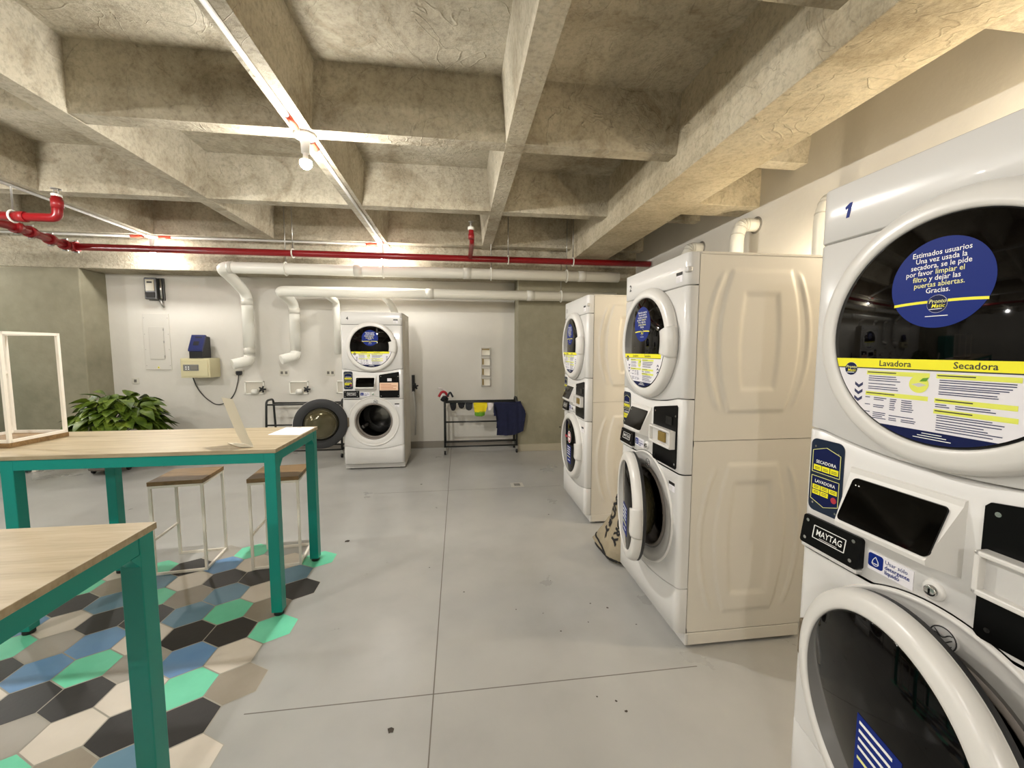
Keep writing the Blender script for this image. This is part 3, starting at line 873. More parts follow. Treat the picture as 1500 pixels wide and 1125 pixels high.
def detergent_sticker():
    b = MB().m(M_STWHITE); b.box((-0.141, -0.0335, 0.864), (-0.040, -0.031, 0.909))
    b.m(M_BLUE); b.rrect(-0.140, 0.872, -0.105, 0.906, 0.006, -0.0342, -0.033)
    b.m(M_TXT)
    pts = [(-0.1225 + 0.010 * math.cos(a), 0.885 + 0.010 * math.sin(a)) for a in [PI * 1.15 + i * PI * 1.4 / 10 - PI * .2 for i in range(0)]]
    cx, cz = -0.1225, 0.886
    drop = [(cx + 0.0085 * math.cos(a), cz + 0.0085 * math.sin(a)) for a in [-0.15 * PI - i * 0.7 * PI / 8 for i in range(9)]] + [(cx - 0.006, cz + 0.004), (cx, cz + 0.0135), (cx + 0.006, cz + 0.004)]
    for i in range(len(drop)):
        p, q = drop[i], drop[(i + 1) % len(drop)]
        b.bar((p[0], -0.0345, p[1]), (q[0], -0.0345, q[1]), 0.0014, 0.0010)
    b.box((cx - .006, -0.0347, cz - .0045), (cx + .006, -0.0340, cz - .003))
    b.m(M_BLUE)
    b.text('Usar sólo', 0.0135, -0.101, -0.0342, 0.894, 'LEFT', 0.0, sx=.95)
    b.text('detergente', 0.0140, -0.101, -0.0342, 0.8815, 'LEFT', 0.014, sx=.88); b.text('líquido', 0.0140, -0.101, -0.0342, 0.8695, 'LEFT', 0.014, sx=.88)
    return b
def key_lock():
    b = MB().m(M_PLAST, True); b.lathe([(0.021, 0.003), (0.021, -0.004), (0.015, -0.006), (0.0, -0.006)], (0.0, -0.032, 0.89), 'Y', 28)
    b.m(M_CHROME, True); b.lathe([(0.0115, 0), (0.0115, -0.011), (0.009, -0.012), (0.0, -0.012)], (0.0, -0.034, 0.89), 'Y', 20)
    b.m(M_BLACK); b.box((-0.0012, -0.0475, 0.8845), (0.0012, -0.0455, 0.8955))
    return b
def emblem():
    b = MB().m(M_PLAST2, True)
    c = (0.027, -0.034, WZ + 0.236)
    b.lathe([(0.0245, 0.003), (0.0245, -0.004), (0.022, -0.005), (0.0, -0.005)], c, 'Y', 28)
    b.m(M_RUBBER, True); ring = [(c[0] + .0235 * math.cos(a), c[1] - .005, c[2] + .0235 * math.sin(a)) for a in [2 * PI * i / 28 for i in range(28)]]
    b.tube(ring, 0.0012, 6, closed=True)
    for k in range(3):
        pts = [(c[0] - .016 + .032 * i / 8, c[1] - .0055, c[2] - .008 + .008 * k + .006 * math.sin(i / 8 * 2 * PI + k)) for i in range(9)]
        b.tube(pts, 0.0011, 6)
    return b
def door_surround():
    b = MB().m(M_PLAST, True)
    b.lathe([(0.292, 0.002), (0.290, -0.006), (0.284, -0.007), (0.280, -0.002), (0.262, 0.000), (0.222, 0.002), (0.214, 0.008), (0.212, 0.04)], (0, -0.034, WZ), 'Y', 96)
    return b
def gasket():
    b = MB().m(M_GASKET, True)
    b.lathe([(0.214, -0.012), (0.206, -0.020), (0.198, -0.014), (0.196, 0.01), (0.202, 0.035), (0.194, 0.05), (0.188, 0.045), (0.187, 0.07), (0.20, 0.10)], (0, -0.02, WZ), 'Y', 72)
    return b
def drum():
    b = MB().m(M_DRUM, True)
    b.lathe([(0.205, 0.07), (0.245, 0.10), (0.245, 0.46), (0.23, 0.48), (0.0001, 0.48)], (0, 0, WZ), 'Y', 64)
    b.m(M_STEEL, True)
    for k in range(3):
        a = 2 * PI * k / 3 + 0.5
        M_ = Matrix.Translation((0, 0, WZ)) @ Matrix.Rotation(a, 4, 'Y')
        b.box((0.175, 0.13, -0.03), (0.243, 0.44, 0.03), 0.02, M=M_, seg=3)
    b.lathe([(0.16, 0.0), (0.15, -0.004), (0.06, -0.014), (0.0001, -0.018)], (0, 0.478, WZ), 'Y', 40)
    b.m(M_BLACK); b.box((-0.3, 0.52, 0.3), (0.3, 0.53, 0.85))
    return b
# washer door is built about its hinge: x runs from the hinge to the handle
def wdoor_ring():
    b = door_ring((RD, 0, 0)); b.m(M_RUBBER, True)
    b.lathe([(0.283, 0.0), (0.283, 0.012), (0.272, 0.018), (0.19, 0.018), (0.178, 0.012), (0.178, 0.0)], (RD, 0, 0), 'Y', 96)
    return b
def wdoor_bowl():
    b = MB().m(M_BOWL, True)
    b.lathe([(0.182, 0.012), (0.176, 0.030), (0.166, 0.055), (0.150, 0.078), (0.12, 0.094), (0.07, 0.104), (0.0001, 0.106)], (RD, 0, 0), 'Y', 64)
    b.m(M_BLACK, True); b.lathe([(0.190, 0.016), (0.186, 0.022), (0.180, 0.020)], (RD, 0, 0), 'Y', 64)
    return b
def wdoor_notice():
    y = -0.0392
    b = MB().m(M_BLUE); x0, x1, z0, z1 = RD - 0.045, RD + 0.075, -0.155, 0.0
    b.box((x0, y - 0.0003, z0), (x1, y + 0.0004, z1))
    b.m(M_TXT); random.seed(5)
    for i in range(4): b.box((x0 + .008, y - 0.0007, z1 - 0.020 - 0.020 * i), (x1 - random.uniform(.01, .03), y - 0.0002, z1 - 0.013 - 0.020 * i))
    b.m(M_TXTY); b.box((x0 + .008, y - 0.0007, z1 - 0.105), (x1 - .02, y - 0.0002, z1 - 0.098))
    b.m(M_TXT); b.box((x0 + .03, y - 0.0007, z1 - 0.135), (x1 - .03, y - 0.0002, z1 - 0.128))
    return b
def red_notice():
    y = -0.0394
    b = MB().m(M_TXT); b.disc((RD + 0.02, y, 0.075), 0.052, 'Y', 32); b.m(M_RED); b.disc((RD + 0.02, y - 0.0003, 0.075), 0.046, 'Y', 32)
    b.m(M_TXT); b.disc((RD + 0.02, y - 0.0006, 0.075), 0.033, 'Y', 32)
    b.m(M_RED); b.box((RD - 0.015, y - 0.0009, 0.070), (RD + 0.055, y - 0.0005, 0.080)); b.box((RD - 0.12, y - 0.0003, 0.055), (RD - 0.05, y + .0002, 0.075))
    return b
def hinge():
    b = MB().m(M_HINGE); b.box((-0.014, -0.012, -0.055), (0.022, 0.012, 0.055), 0.006)
    b.m(M_CHROME); b.box((0.02, 0.016, -0.04), (0.055, 0.026, 0.04), 0.003)
    return b
def foot():
    b = MB().m(M_FOOT, True); b.lathe([(0, 0), (0.02, 0), (0.02, 0.006), (0.008, 0.009), (0.008, 0.02), (0, 0.02)], (0, 0, 0), 'Z', 16); return b

def machine(num, loc, rz, theta, label, notice, tray=True):
    t = empty('stacked_washer_dryer', (loc[0], loc[1], 0), rz)
    tag(t, label, 'washing machine', 'stacked washer dryers')
    opened = theta > 0.01
    part('cabinet', t, 'cab%d' % opened, cabinet_open if opened else cabinet)
    part('top_panel', t, 'top', lambda: front_piece(const(1.704), const(1.846)))
    part('dryer_panel', t, 'dry', lambda: front_piece(zb_dry, const(1.7005)))
    part('control_panel', t, 'ctl', lambda: front_piece(zb_ctl, lambda x: zb_dry(x) - 0.0035))
    part('washer_panel', t, 'wsh%d' % opened, lambda: washer_panel(opened))
    part('lower_panel', t, 'low', lambda: front_piece(const(0.079), lambda x: zb_wsh(x) - 0.0035))
    part('kick_plate', t, 'kick', lambda: MB().m(M_ENAMEL).box((-0.343, -0.006, 0.017), (0.343, 0.012, 0.0755), 0.003))
    part('clip', t, 'clip', lambda: MB().m(M_PLAST2).box((0.315, -0.037, 1.765), (0.346, -0.012, 1.79), 0.006), loc=(0, -0.023, -0.008))
    def number():
        b = MB().m(M_BLUE if num == 1 else M_INKB); 
        if num == 1: b.plate([(-0.263, 1.765), (-0.2545, 1.765), (-0.2475, 1.801), (-0.2545, 1.801), (-0.2665, 1.793), (-0.2655, 1.786), (-0.2585, 1.7895)][::-1], -0.0330, -0.0322)
        else: b.text(str(num), 0.050, -0.263, -0.0328, 1.765, bold=0.03)
        return b
    part('number_sticker', t, 'num%d' % num, number, loc=(0, -0.023, -0.009), label='printed number %d' % num)
    part('rating_sticker', t, 'rate1', lambda: small_label(0.272, 1.775, 1), loc=(0, -0.023, -0.008))
    part('rating_sticker', t, 'rate2', lambda: small_label(0.268, 0.800, 2), loc=(0, -0.023, -0.01))
    # dryer door
    c = (0, -0.057, DZ)
    d = part('dryer_door', t, 'dd', lambda: door_ring(c))
    part('door_glass', d, 'ddg', lambda: door_glass(c), label='black round door window')
    part('door_handle', d, 'ddh', lambda: door_handle(c))
    part('notice_sticker', d, 'dds', lambda: notice_sticker(c), label='round blue sticker with white and yellow lettering')
    part('instruction_sticker', d, 'ddi', lambda: instruction_sticker(c), label='yellow, white and blue instruction sheet')
    part('program_plate', t, 'prog', program_plate, loc=(0, -0.023, 0.009), label='navy plate with yellow buttons')
    part('brand_plate', t, 'brand', brand_plate, loc=(0, -0.023, 0.014), label='black plate with white lettering')
    h = part('display_housing', t, 'disp', display_housing, loc=(0, -0.023, 0.010))
    part('display_screen', h, 'scr', display_screen, label='glossy black screen')
    cp = part('payment_plate', t, 'card', card_plate, loc=(0, -0.023, 0.0), label='black plate')
    if tray: part('payment_tray', cp, 'tray', card_tray, label='white tray')
    else: part('payment_notice', cp, 'pap', card_paper, label='pinkish notice')
    part('detergent_sticker', t, 'det', detergent_sticker, loc=(0, -0.023, 0.014), label='white sticker with blue lettering')
    part('key_lock', t, 'lock', key_lock, loc=(0, -0.023, 0.014))
    part('door_surround', t, 'surr', door_surround, loc=(0, -0.023, 0.0))
    if opened:
        part('emblem', t, 'emb', emblem, loc=(0, -0.023, 0.0))
        part('door_gasket', t, 'gask', gasket, loc=(0, -0.023, 0.0), label='grey rubber gasket')
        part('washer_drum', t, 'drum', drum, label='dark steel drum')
    wd = part('washer_door', t, 'wd', wdoor_ring, loc=(-RD, -0.059, WZ), rot=(0, 0, -theta))
    part('door_glass', wd, 'wdg', lambda: door_glass((RD, 0, 0)), label='black round door window')
    part('door_handle', wd, 'wdh', lambda: door_handle((RD, 0, 0)))
    if opened: part('glass_bowl', wd, 'wdb', wdoor_bowl, label='bulging glass bowl inside the door')
    part('notice_sticker', wd, 'wdn', wdoor_notice, label='blue sticker with white lines')
    if notice: part('warning_sticker', wd, 'wdr', red_notice, label='round red and white sticker')
    if opened: part('hinge', t, 'hing', hinge, loc=(-RD - 0.012, -0.063, WZ))
    for x in (-0.29, 0.29):
        for y in (0.06, 0.54): part('foot', t, 'foot', foot, loc=(x, y, 0))
    return t
XF = 1.0577
machine(1, (XF, 0.364 + 0.343), -PI / 2, 0.22, 'white stacked washer and dryer marked 1, nearest at the right edge', False)
machine(2, (XF, 1.705 + 0.343), -PI / 2, 0.24, 'white stacked washer and dryer marked 2 with its washer door ajar', False)
machine(3, (XF, 3.114 + 0.343), -PI / 2, 0.0, 'white stacked washer and dryer at the far end of the right row, both doors shut', True)
machine(4, (-0.9876, 4.945), 0.002, math.radians(163), 'white stacked washer and dryer marked 4 standing at the far wall, door swung wide open', False, tray=False)

# ================================================================ TABLES
def table(x0, x1, y0, y1, label):
    H = 0.906; T = 0.020; L = 0.055
    t = empty('high_table', ((x0 + x1) / 2, (y0 + y1) / 2, 0))
    ox, oy = t.location.x, t.location.y
    a, c, d, e = x0 - ox, x1 - ox, y0 - oy, y1 - oy
    b = MB().m(M_OAK).box((a, d, H - T), (c, e, H), 0.0015); b.m(M_OAKE)
    b.build('tabletop', t, label='light oak board top')
    i = 0.006
    b = MB().m(M_TEAL); zt = H - T; zb = zt - 0.052; g = 0.0015
    for p, q in (((a + i + L, d + i + g), (c - i - L, d + i + 0.03)), ((a + i + L, e - i - 0.03), (c - i - L, e - i - g)), ((a + i + g, d + i + L), (a + i + 0.03, e - i - L)), ((c - i - 0.03, d + i + L), (c - i - g, e - i - L))):
        b.box((p[0], p[1], zb), (q[0], q[1], zt), 0.002)
    for s in (-1, 1):   # corner gussets
        for yy, sy in ((d + i + L, 1), (e - i - L, -1)):
            xx = (a + i + 0.02) if s < 0 else (c - i - 0.02)
            P = [(yy, zb + .002), (yy + sy * 0.035, zb + .002), (yy, zb - 0.035)]
            A = [b.v((xx - .02, p[0], p[1])) for p in P]; B = [b.v((xx + .02, p[0], p[1])) for p in P]
            b.face(A); b.face(B[::-1])
            for k in range(3): b.face([A[k], B[k], B[(k + 1) % 3], A[(k + 1) % 3]])
    b.build('apron', t, label='teal steel frame')
    for xx in (a + i + L / 2, 0.0, c - i - L / 2):
        for yy in (d + i + L / 2, e - i - L / 2):
            lg = MB().m(M_TEAL).box((xx - L / 2, yy - L / 2, 0.022), (xx + L / 2, yy + L / 2, zt - 0.001), 0.003).build('leg', t, label='teal square steel leg')
            MB().m(M_FOOT, True).lathe([(0, 0), (0.022, 0), (0.025, 0.004), (0.024, 0.018), (0.012, 0.023), (0, 0.023)], (xx, yy, 0), 'Z', 20).build('leg_foot', lg, label='round black foot')
    return tag(t, label, 'table')
table(-3.35, -0.934, 2.196, 2.830, 'long high table with oak top and teal legs, the far one, stools beneath it')
table(-3.30, -0.890, 0.660, 1.297, 'long high table with oak top and teal legs, the near one at the left edge')

# ================================================================ STOOLS
def stool(loc, rz, label, flip=False):
    t = empty('stool', loc, rz)
    S = 0.30; H = 0.60; T = 0.026; w = 0.0145; k = 0.14
    zz = lambda z: (H - z) if flip else z
    def box(b, p, q, bev=0.0):
        z0, z1 = sorted((zz(p[2]), zz(q[2]))); b.box((p[0], p[1], z0), (q[0], q[1], z1), bev); return b
    box(MB().m(M_WALNUT), (-S / 2, -S / 2, H - T), (S / 2, S / 2, H), 0.002).build('seat', t, label='brown wooden seat')
    for sx in (-1, 1):
        for sy in (-1, 1):
            MB().m(M_STOOLW).bar((sx * k, sy * k, zz(0)), (sx * k, sy * k, zz(H - T)), w).build('leg', t, label='thin white leg')
    b = MB().m(M_STOOLW); zt = H - T - w / 2
    for p, q in (((-k, -k), (k, -k)), ((k, -k), (k, k)), ((k, k), (-k, k)), ((-k, k), (-k, -k))):
        b.bar((*p, zz(zt)), (*q, zz(zt)), w)
    b.build('seat_frame', t, label='white frame under the seat')
    for p, q in (((-k, -k), (k, -k)), ((k, -k), (k, k)), ((k, k), (-k, k))):
        MB().m(M_STOOLW).bar((*p, zz(w / 2)), (*q, zz(w / 2)), w).build('base_rail', t)
    MB().m(M_STOOLW).bar((-k, k, zz(0.225)), (-k, -k, zz(0.225)), 0.012).build('footrest', t)
    return tag(t, label, 'stool', 'white framed stools')
stool((-1.772, 2.880, 0), math.radians(6), 'white framed stool with brown seat under the far table, the left one')
stool((-1.199, 2.872, 0), math.radians(6.3), 'white framed stool with brown seat under the far table, behind its right corner leg')
stool((-2.432, 2.545, 0.906), math.radians(-4), 'white framed stool turned upside down on top of the far table', flip=True)

# things on the far table
b = MB().m(M_PAPER2)
pts = smooth_path([(-1.150, 2.25, 1.158), (-1.085, 2.25, 0.96), (-1.055, 2.24, 0.9085), (-1.135, 2.255, 0.9085)], 0.008, 4)
Wd = Vector((-0.110, 0.105, 0))
A = [b.v(p) for p in pts]; B = [b.v(p + Wd) for p in pts]
n2 = Vector((0, 0, 0.0025))
A2 = [b.v(v.co + n2) for v in A]; B2 = [b.v(v.co + n2) for v in B]
for i in range(len(pts) - 1):
    b.face([A[i], A[i + 1], B[i + 1], B[i]]); b.face([A2[i], B2[i], B2[i + 1], A2[i + 1]])
    b.face([A[i], A2[i], A2[i + 1], A[i + 1]]); b.face([B[i], B[i + 1], B2[i + 1], B2[i]])
b.face([A[0], B[0], B2[0], A2[0]]); b.face([A[-1], A2[-1], B2[-1], B[-1]])
tag(b.build('sign_holder'), 'bent cream sign holder leaning back on the far table near its right corner', 'sign holder')
b = MB().m(M_PAPER)
b.poly([(-1.135, 2.575, 0.9072), (-0.945, 2.545, 0.9072), (-0.94, 2.795, 0.9072), (-1.122, 2.812, 0.9072)])
b.m(mat('paper_blue_print', (170, 178, 214), 0.6))
for i in range(7): b.box((-1.10, 2.60 + i * 0.026, 0.9072), (-1.10 + random.uniform(.06, .13), 2.609 + i * 0.026, 0.9075))
b.m(M_INKB); b.box((-1.05, 2.785, 0.9072), (-1.02, 2.795, 0.9076))
tag(b.build('paper_sheet'), 'white printed sheet of paper lying at the right end of the far table', 'paper')

# ================================================================ PIPES
def tubeobj(name, pts, r, m_, rad=0.1, parent=None, n=16, **kw):
    return MB().m(m_, True).tube(smooth_path(pts, rad), r, n).build(name, parent, **kw)
def collar(name, p, axis, r, L, m_, parent=None):
    a = Vector(axis).normalized() * L / 2; p = Vector(p)
    return MB().m(m_, True).tube([p - a, p + a], r, 20).build(name, parent)
# upper white pipe with drop
t = empty('exhaust_pipe', (-2.745, 5.25, 2.37))
def local(t, pts): return [Vector(p) - t.location for p in pts]
zU, yU, xU = 2.372, 5.25, -2.745
tubeobj('pipe_run', local(t, [(2.10, yU, zU), (xU, yU, zU), (xU, 5.52, 2.285), (xU, 5.835, 2.15), (xU, 5.835, 1.34)]), 0.066, M_PVC, 0.11, t, 20)
tubeobj('outlet_stub', local(t, [(xU, 5.835, 1.335), (xU - 0.01, 5.82, 1.27), (xU - 0.15, 5.70, 1.225)]), 0.066, M_PVC, 0.07, t, 20)
for x in (-1.19, 0.12, 1.60): collar('joint_sleeve', Vector((x, yU, zU)) - t.location, (1, 0, 0), 0.070, 0.10, M_PVCD, t)
collar('joint_sleeve', Vector((xU, 5.835, 2.04)) - t.location, (0, 0, 1), 0.070, 0.09, M_PVCD, t); collar('joint_sleeve', Vector((xU, 5.835, 1.40)) - t.location, (0, 0, 1), 0.070, 0.08, M_PVCD, t)
collar('joint_sleeve', Vector((xU + .12, yU, zU)) - t.location, (1, 0, 0), 0.070, 0.05, M_PVCD, t)
tag(t, 'upper white plastic pipe below the ceiling, turning down to the wall over the safe', 'pipe')
# lower white pipe
t = empty('exhaust_pipe', (-2.165, 5.375, 2.13))
xL, yL, zL = -2.165, 5.375, 2.128
tubeobj('pipe_run', local(t, [(2.12, yL, zL), (xL, yL, zL), (xL, 5.60, 2.10), (xL, 5.835, 2.02), (xL, 5.835, 1.40)]), 0.063, M_PVC, 0.10, t, 20)
tubeobj('outlet_stub', local(t, [(xL, 5.835, 1.395), (xL - 0.01, 5.82, 1.33), (xL - 0.14, 5.71, 1.285)]), 0.063, M_PVC, 0.07, t, 20)
for x in (-0.35, 0.95): collar('joint_sleeve', Vector((x, yL, zL)) - t.location, (1, 0, 0), 0.067, 0.10, M_PVCD, t)
collar('joint_sleeve', Vector((xL, 5.835, 1.93)) - t.location, (0, 0, 1), 0.067, 0.08, M_PVCD, t)
tubeobj('branch', local(t, [(-1.625, yL, zL - 0.02), (-1.625, 5.84, 2.06), (-1.625, 5.84, 1.36)]), 0.044, M_PVC, 0.08, t, 16)
tubeobj('branch', local(t, [(-0.93, yL, zL - 0.02), (-0.90, 5.66, 2.04), (-0.86, 5.80, 1.95), (-0.84, 5.81, 1.70)]), 0.046, M_PVC, 0.06, t, 16)
tag(t, 'lower white plastic pipe running just above the stacked machine marked 4', 'pipe')
# hangers of the white pipes
def strap(x, y, z, r, ztop, label, group):
    t = empty('pipe_hanger', (x, y, z))
    ring = [(0, (r + .0085) * math.cos(a), (r + .0085) * math.sin(a)) for a in [2 * PI * i / 24 for i in range(24)]]
    MB().m(M_PVC, True).tube(ring, 0.008, 6, closed=True).build('clamp_ring', t)
    MB().m(M_ZINC, True).tube([(0, 0, r + .012), (0, 0, ztop - z)], 0.006, 8).build('rod', t)
    tag(t, label, 'pipe hanger', group)
strap(-2.02, yU, zU, 0.068, Z_TOP, 'clamp with thin rod holding the upper white pipe, the leftmost one', 'pipe hangers')
strap(-0.90, yU, zU, 0.068, Z_TOP, 'clamp holding the upper white pipe below the far bulb', 'pipe hangers')
strap(0.42, yU, zU, 0.068, Z_TOP, 'clamp holding the upper white pipe right of the red sprinkler drop', 'pipe hangers')
strap(1.40, yU, zU, 0.068, Z_TOP, 'clamp holding the upper white pipe left of the big beam', 'pipe hangers')
strap(1.36, yL, zL, 0.065, 2.38 + .2, 'clamp holding the lower white pipe near its right end', 'pipe hangers')
# red sprinkler main
yR, zR = 5.10, 2.523
t = empty('sprinkler_pipe', (-4.17, yR, zR))
tubeobj('pipe_run', local(t, [(2.46, yR, zR), (-4.15, yR, zR)]), 0.038, M_REDPIPE, 0.1, t, 16)
tubeobj('pipe_run', local(t, [(-4.15, yR, zR), (-4.09, 4.84, zR), (-3.99, 4.45, zR), (-3.98, -1.0, zR)]), 0.036, M_REDPIPE, 0.05, t, 16)
for p, ax in (((-4.10, yR, zR), (1, 0, 0)), ((-4.135, 5.02, zR), (0.2, -1, 0)), ((-4.08, 4.80, zR), (0.2, -1, 0)), ((-4.01, 4.53, zR), (0.2, -1, 0)), ((-3.985, 4.38, zR), (0, -1, 0))):
    c_ = collar('coupling', Vector(p) - t.location, ax, 0.052, 0.055, M_COUPL, t)
    q = Vector(p) - t.location
    for s in (-1, 1): MB().m(M_ZINC, True).tube([q + Vector((-.02, s * .0, s * .058)), q + Vector((.03, s * .0, s * .058))], 0.009, 8).build('bolt', c_)
tag(t, 'long red sprinkler pipe crossing the room below the coffered ceiling', 'pipe')
# red drop near the middle, a branch of the main
d = tubeobj('drop_branch', local(t, [(0.154, yR, zR + .01), (0.150, 4.34, zR + 0.01), (0.140, 4.30, 2.66)]), 0.026, M_REDPIPE, 0.04, t, 14)
collar('collar', Vector((0.140, 4.30, 2.65)) - t.location, (0, 0, 1), 0.032, 0.03, M_PVC, d)
collar('coupling', Vector((0.142, 4.30, 2.57)) - t.location, (0, 0, 1), 0.031, 0.05, M_COUPL, d)
MB().m(M_ZINC, True).tube(local(t, [(0.140, 4.30, 2.66), (0.140, 4.30, 2.715)]), 0.010, 8).build('sprinkler_head', d)
MB().m(M_ZINC, True).lathe([(0, 0), (.026, .0), (.026, .004), (0, .004)], Vector((0.140, 4.30, 2.715)) - t.location, 'Z', 16).build('deflector', d)
# red branch at the left
d = tubeobj('head_branch', local(t, [(-3.98, 3.90, 2.487), (-3.245, 3.90, 2.487), (-3.24, 3.90, 2.66)]), 0.034, M_REDPIPE, 0.05, t, 14)
collar('coupling', Vector((-3.24, 3.9, 2.60)) - t.location, (0, 0, 1), 0.039, 0.07, M_COUPL, d); collar('collar', Vector((-3.24, 3.9, 2.665)) - t.location, (0, 0, 1), 0.034, 0.02, M_PVC, d)
collar('coupling', Vector((-3.50, 3.9, 2.487)) - t.location, (1, 0, 0), 0.041, 0.06, M_COUPL, d)
b = MB().m(M_ZINC, True)
b.tube(local(t, [(-3.255, 3.9, 2.67), (-3.258, 3.9, 2.715), (-3.222, 3.9, 2.715), (-3.225, 3.9, 2.67)]), 0.005, 6)
b.build('sprinkler_head', d)
MB().m(M_ZINC, True).lathe([(0, 0), (.034, .0), (.034, .005), (0, .005)], Vector((-3.24, 3.9, 2.715)) - t.location, 'Z', 16).build('deflector', d)
strap(-3.56, 3.90, 2.487, 0.036, Z_TOP, 'grey hanger carrying the short red branch at the left', 'red pipe hangers')
strap(-1.88, yR, zR, 0.040, Z_TOP, 'thin rod hanger on the long red pipe between the left and middle bulbs', 'red pipe hangers')
strap(0.62, yR, zR, 0.040, Z_TOP, 'thin rod hanger on the long red pipe right of the red drop', 'red pipe hangers')
strap(1.44, yR, zR, 0.040, Z_TOP, 'thin rod hanger on the long red pipe beside the big beam', 'red pipe hangers')

# conduits under the ribs
def conduit(pts, label, r=0.0125, sleeves=()):
    t = empty('conduit', pts[0])
    tubeobj('tube', local(t, pts), r, M_CONDUIT, 0.03, t, 10)
    for p, q in sleeves: MB().m(M_ORANGE, True).tube(local(t, [p, q]), r * 1.25, 10).build('sleeve', t, label='orange end sleeve')
    tag(t, label, 'conduit')
zc = Z_RIB - 0.015
conduit([(-0.945, -3.8, zc), (-0.945, 2.71, zc)], 'grey conduit under the middle rib leading to the nearest bulb', sleeves=[((-0.945, 2.56, zc), (-0.945, 2.70, zc))])
conduit([(-0.915, 2.86, zc), (-0.915, 5.34, zc)], 'grey conduit under the middle rib between the near and far bulbs', sleeves=[((-0.915, 2.86, zc), (-0.915, 2.96, zc)), ((-0.915, 5.24, zc), (-0.915, 5.34, zc))])
conduit([(-3.565, -3.8, zc), (-3.565, 5.34, zc)], 'grey conduit under the left rib leading to the left bulb')
conduit([(-3.47, 5.41, zc), (-1.0, 5.41, zc)], 'grey conduit along the far rib between the left and far bulbs', sleeves=[((-3.47, 5.41, zc), (-3.34, 5.41, zc)), ((-1.0, 5.41, zc), (-1.13, 5.41, zc))])
conduit([(-7.5, 5.41, zc), (-3.64, 5.41, zc)], 'grey conduit along the far rib left of the left bulb', sleeves=[((-3.64, 5.41, zc), (-3.77, 5.41, zc))])

# dryer ducts of the right wall
def wall_duct(y, x, ztop, z0, label, r=0.052):
    t = empty('dryer_duct', (X1, y, ztop))
    pts = smooth_path([(x, y, z0), (x, y, ztop - 0.10), (x + 0.03, y, ztop - 0.015), (X1 - 0.10, y, ztop), (X1 + 0.01, y, ztop)], 0.10, 5)
    MB().m(M_PVC, True).tube(local(t, pts), r, 20).build('elbow', t)
    b = MB().m(M_PVCD, True)
    for i in range(4, len(pts) - 2, 3):
        d_ = (pts[i + 1] - pts[i - 1]).normalized(); b.tube([pts[i] - t.location - d_ * .004, pts[i] - t.location + d_ * .004], r + 0.003, 20)
    b.build('seam_ring', t)
    MB().m(M_OUTD, True).lathe([(r + .016, 0.0), (r + .016, -.004), (r - .002, -.006)], (0, 0, 0), 'X', 32).build('wall_ring', t)
    tag(t, label, 'duct', 'dryer ducts on the right wall')
wall_duct(3.22, 2.315, 2.46, 0.3, 'white elbow duct into the right wall, seen above the machine marked 2')
wall_duct(2.42, 2.335, 2.375, 0.3, 'white duct into the right wall at the top left corner of the machine marked 1')
wall_duct(4.00, 2.315, 2.46, 0.3, 'duct into the right wall just behind the top corner of the machine marked 2')

# ================================================================ FAR WALL FITTINGS
YW = Y1
def T_(name, x, z, y=YW): return empty(name, (x, y, z))
# electric meter
t = T_('electric_meter', -3.89, 2.19)
MB().m(M_METER).box((-0.07, -0.03, -0.14), (0.115, 0.0, 0.145), 0.006).build('back_box', t)
MB().m(M_METER).box((-0.07, -0.10, -0.135), (0.075, -0.03, 0.14), 0.012).build('meter_case', t)
MB().m(M_METERG).box((-0.050, -0.106, -0.03), (0.052, -0.098, 0.115), 0.004).build('dial_window', t, label='yellowish dial window')
MB().m(M_INKB).box((-0.030, -0.109, 0.07), (0.03, -0.1055, 0.09)).build('counter', t, label='black counter strip')
MB().m(M_INKB).box((-0.052, -0.108, -0.115), (0.05, -0.0995, -0.045), 0.003).build('terminal_cover', t, label='black terminal cover')
MB().m(M_CHROME, True).tube([(0.098, -0.06, -0.12), (0.098, -0.06, 0.13)], 0.012, 10).build('side_tube', t)
MB().m(M_ZINC, True).tube([(0.07, -0.04, -0.13), (0.085, -0.03, -0.19), (0.10, -0.02, -0.23)], [0.02, 0.016, 0.01], 10).build('cable_gland', t)
tag(t, 'dark electric meter high on the white far wall at the left', 'electric meter')
# breaker panel cover
t = T_('breaker_panel', -3.91, 1.515)
MB().m(M_PANEL).box((-0.155, -0.012, -0.365), (0.155, 0.0, 0.365), 0.003).build('cover_plate', t)
MB().m(mat('panel_door', (199, 195, 186), .5)).box((-0.088, -0.02, -0.225), (0.088, -0.012, 0.195), 0.003).build('panel_door', t)
for z in (-0.19, 0.0, 0.16): MB().m(M_ZINC).box((0.082, -0.024, z - .015), (0.094, -0.018, z + .015)).build('door_hinge', t)
b = MB().m(M_ZINC)
for x in (-0.14, 0.14):
    for z in (-0.31, -0.1, 0.1, 0.31): b.disc((x, -0.0125, z), 0.006, 'Y', 8)
b.build('screw', t)
b = MB().m(M_YEL); b.plate([(0.0 - .016, -0.345), (0.0, -0.317), (0.016, -0.345)], -0.0135, -0.012); b.m(M_INKB); b.plate([(-.004, -0.342), (0.0, -0.328), (0.004, -0.342)], -0.014, -0.0134)
b.build('warning_label', t, label='small yellow warning triangle')
tag(t, 'white electrical panel cover on the far wall below the meter', 'electrical panel')
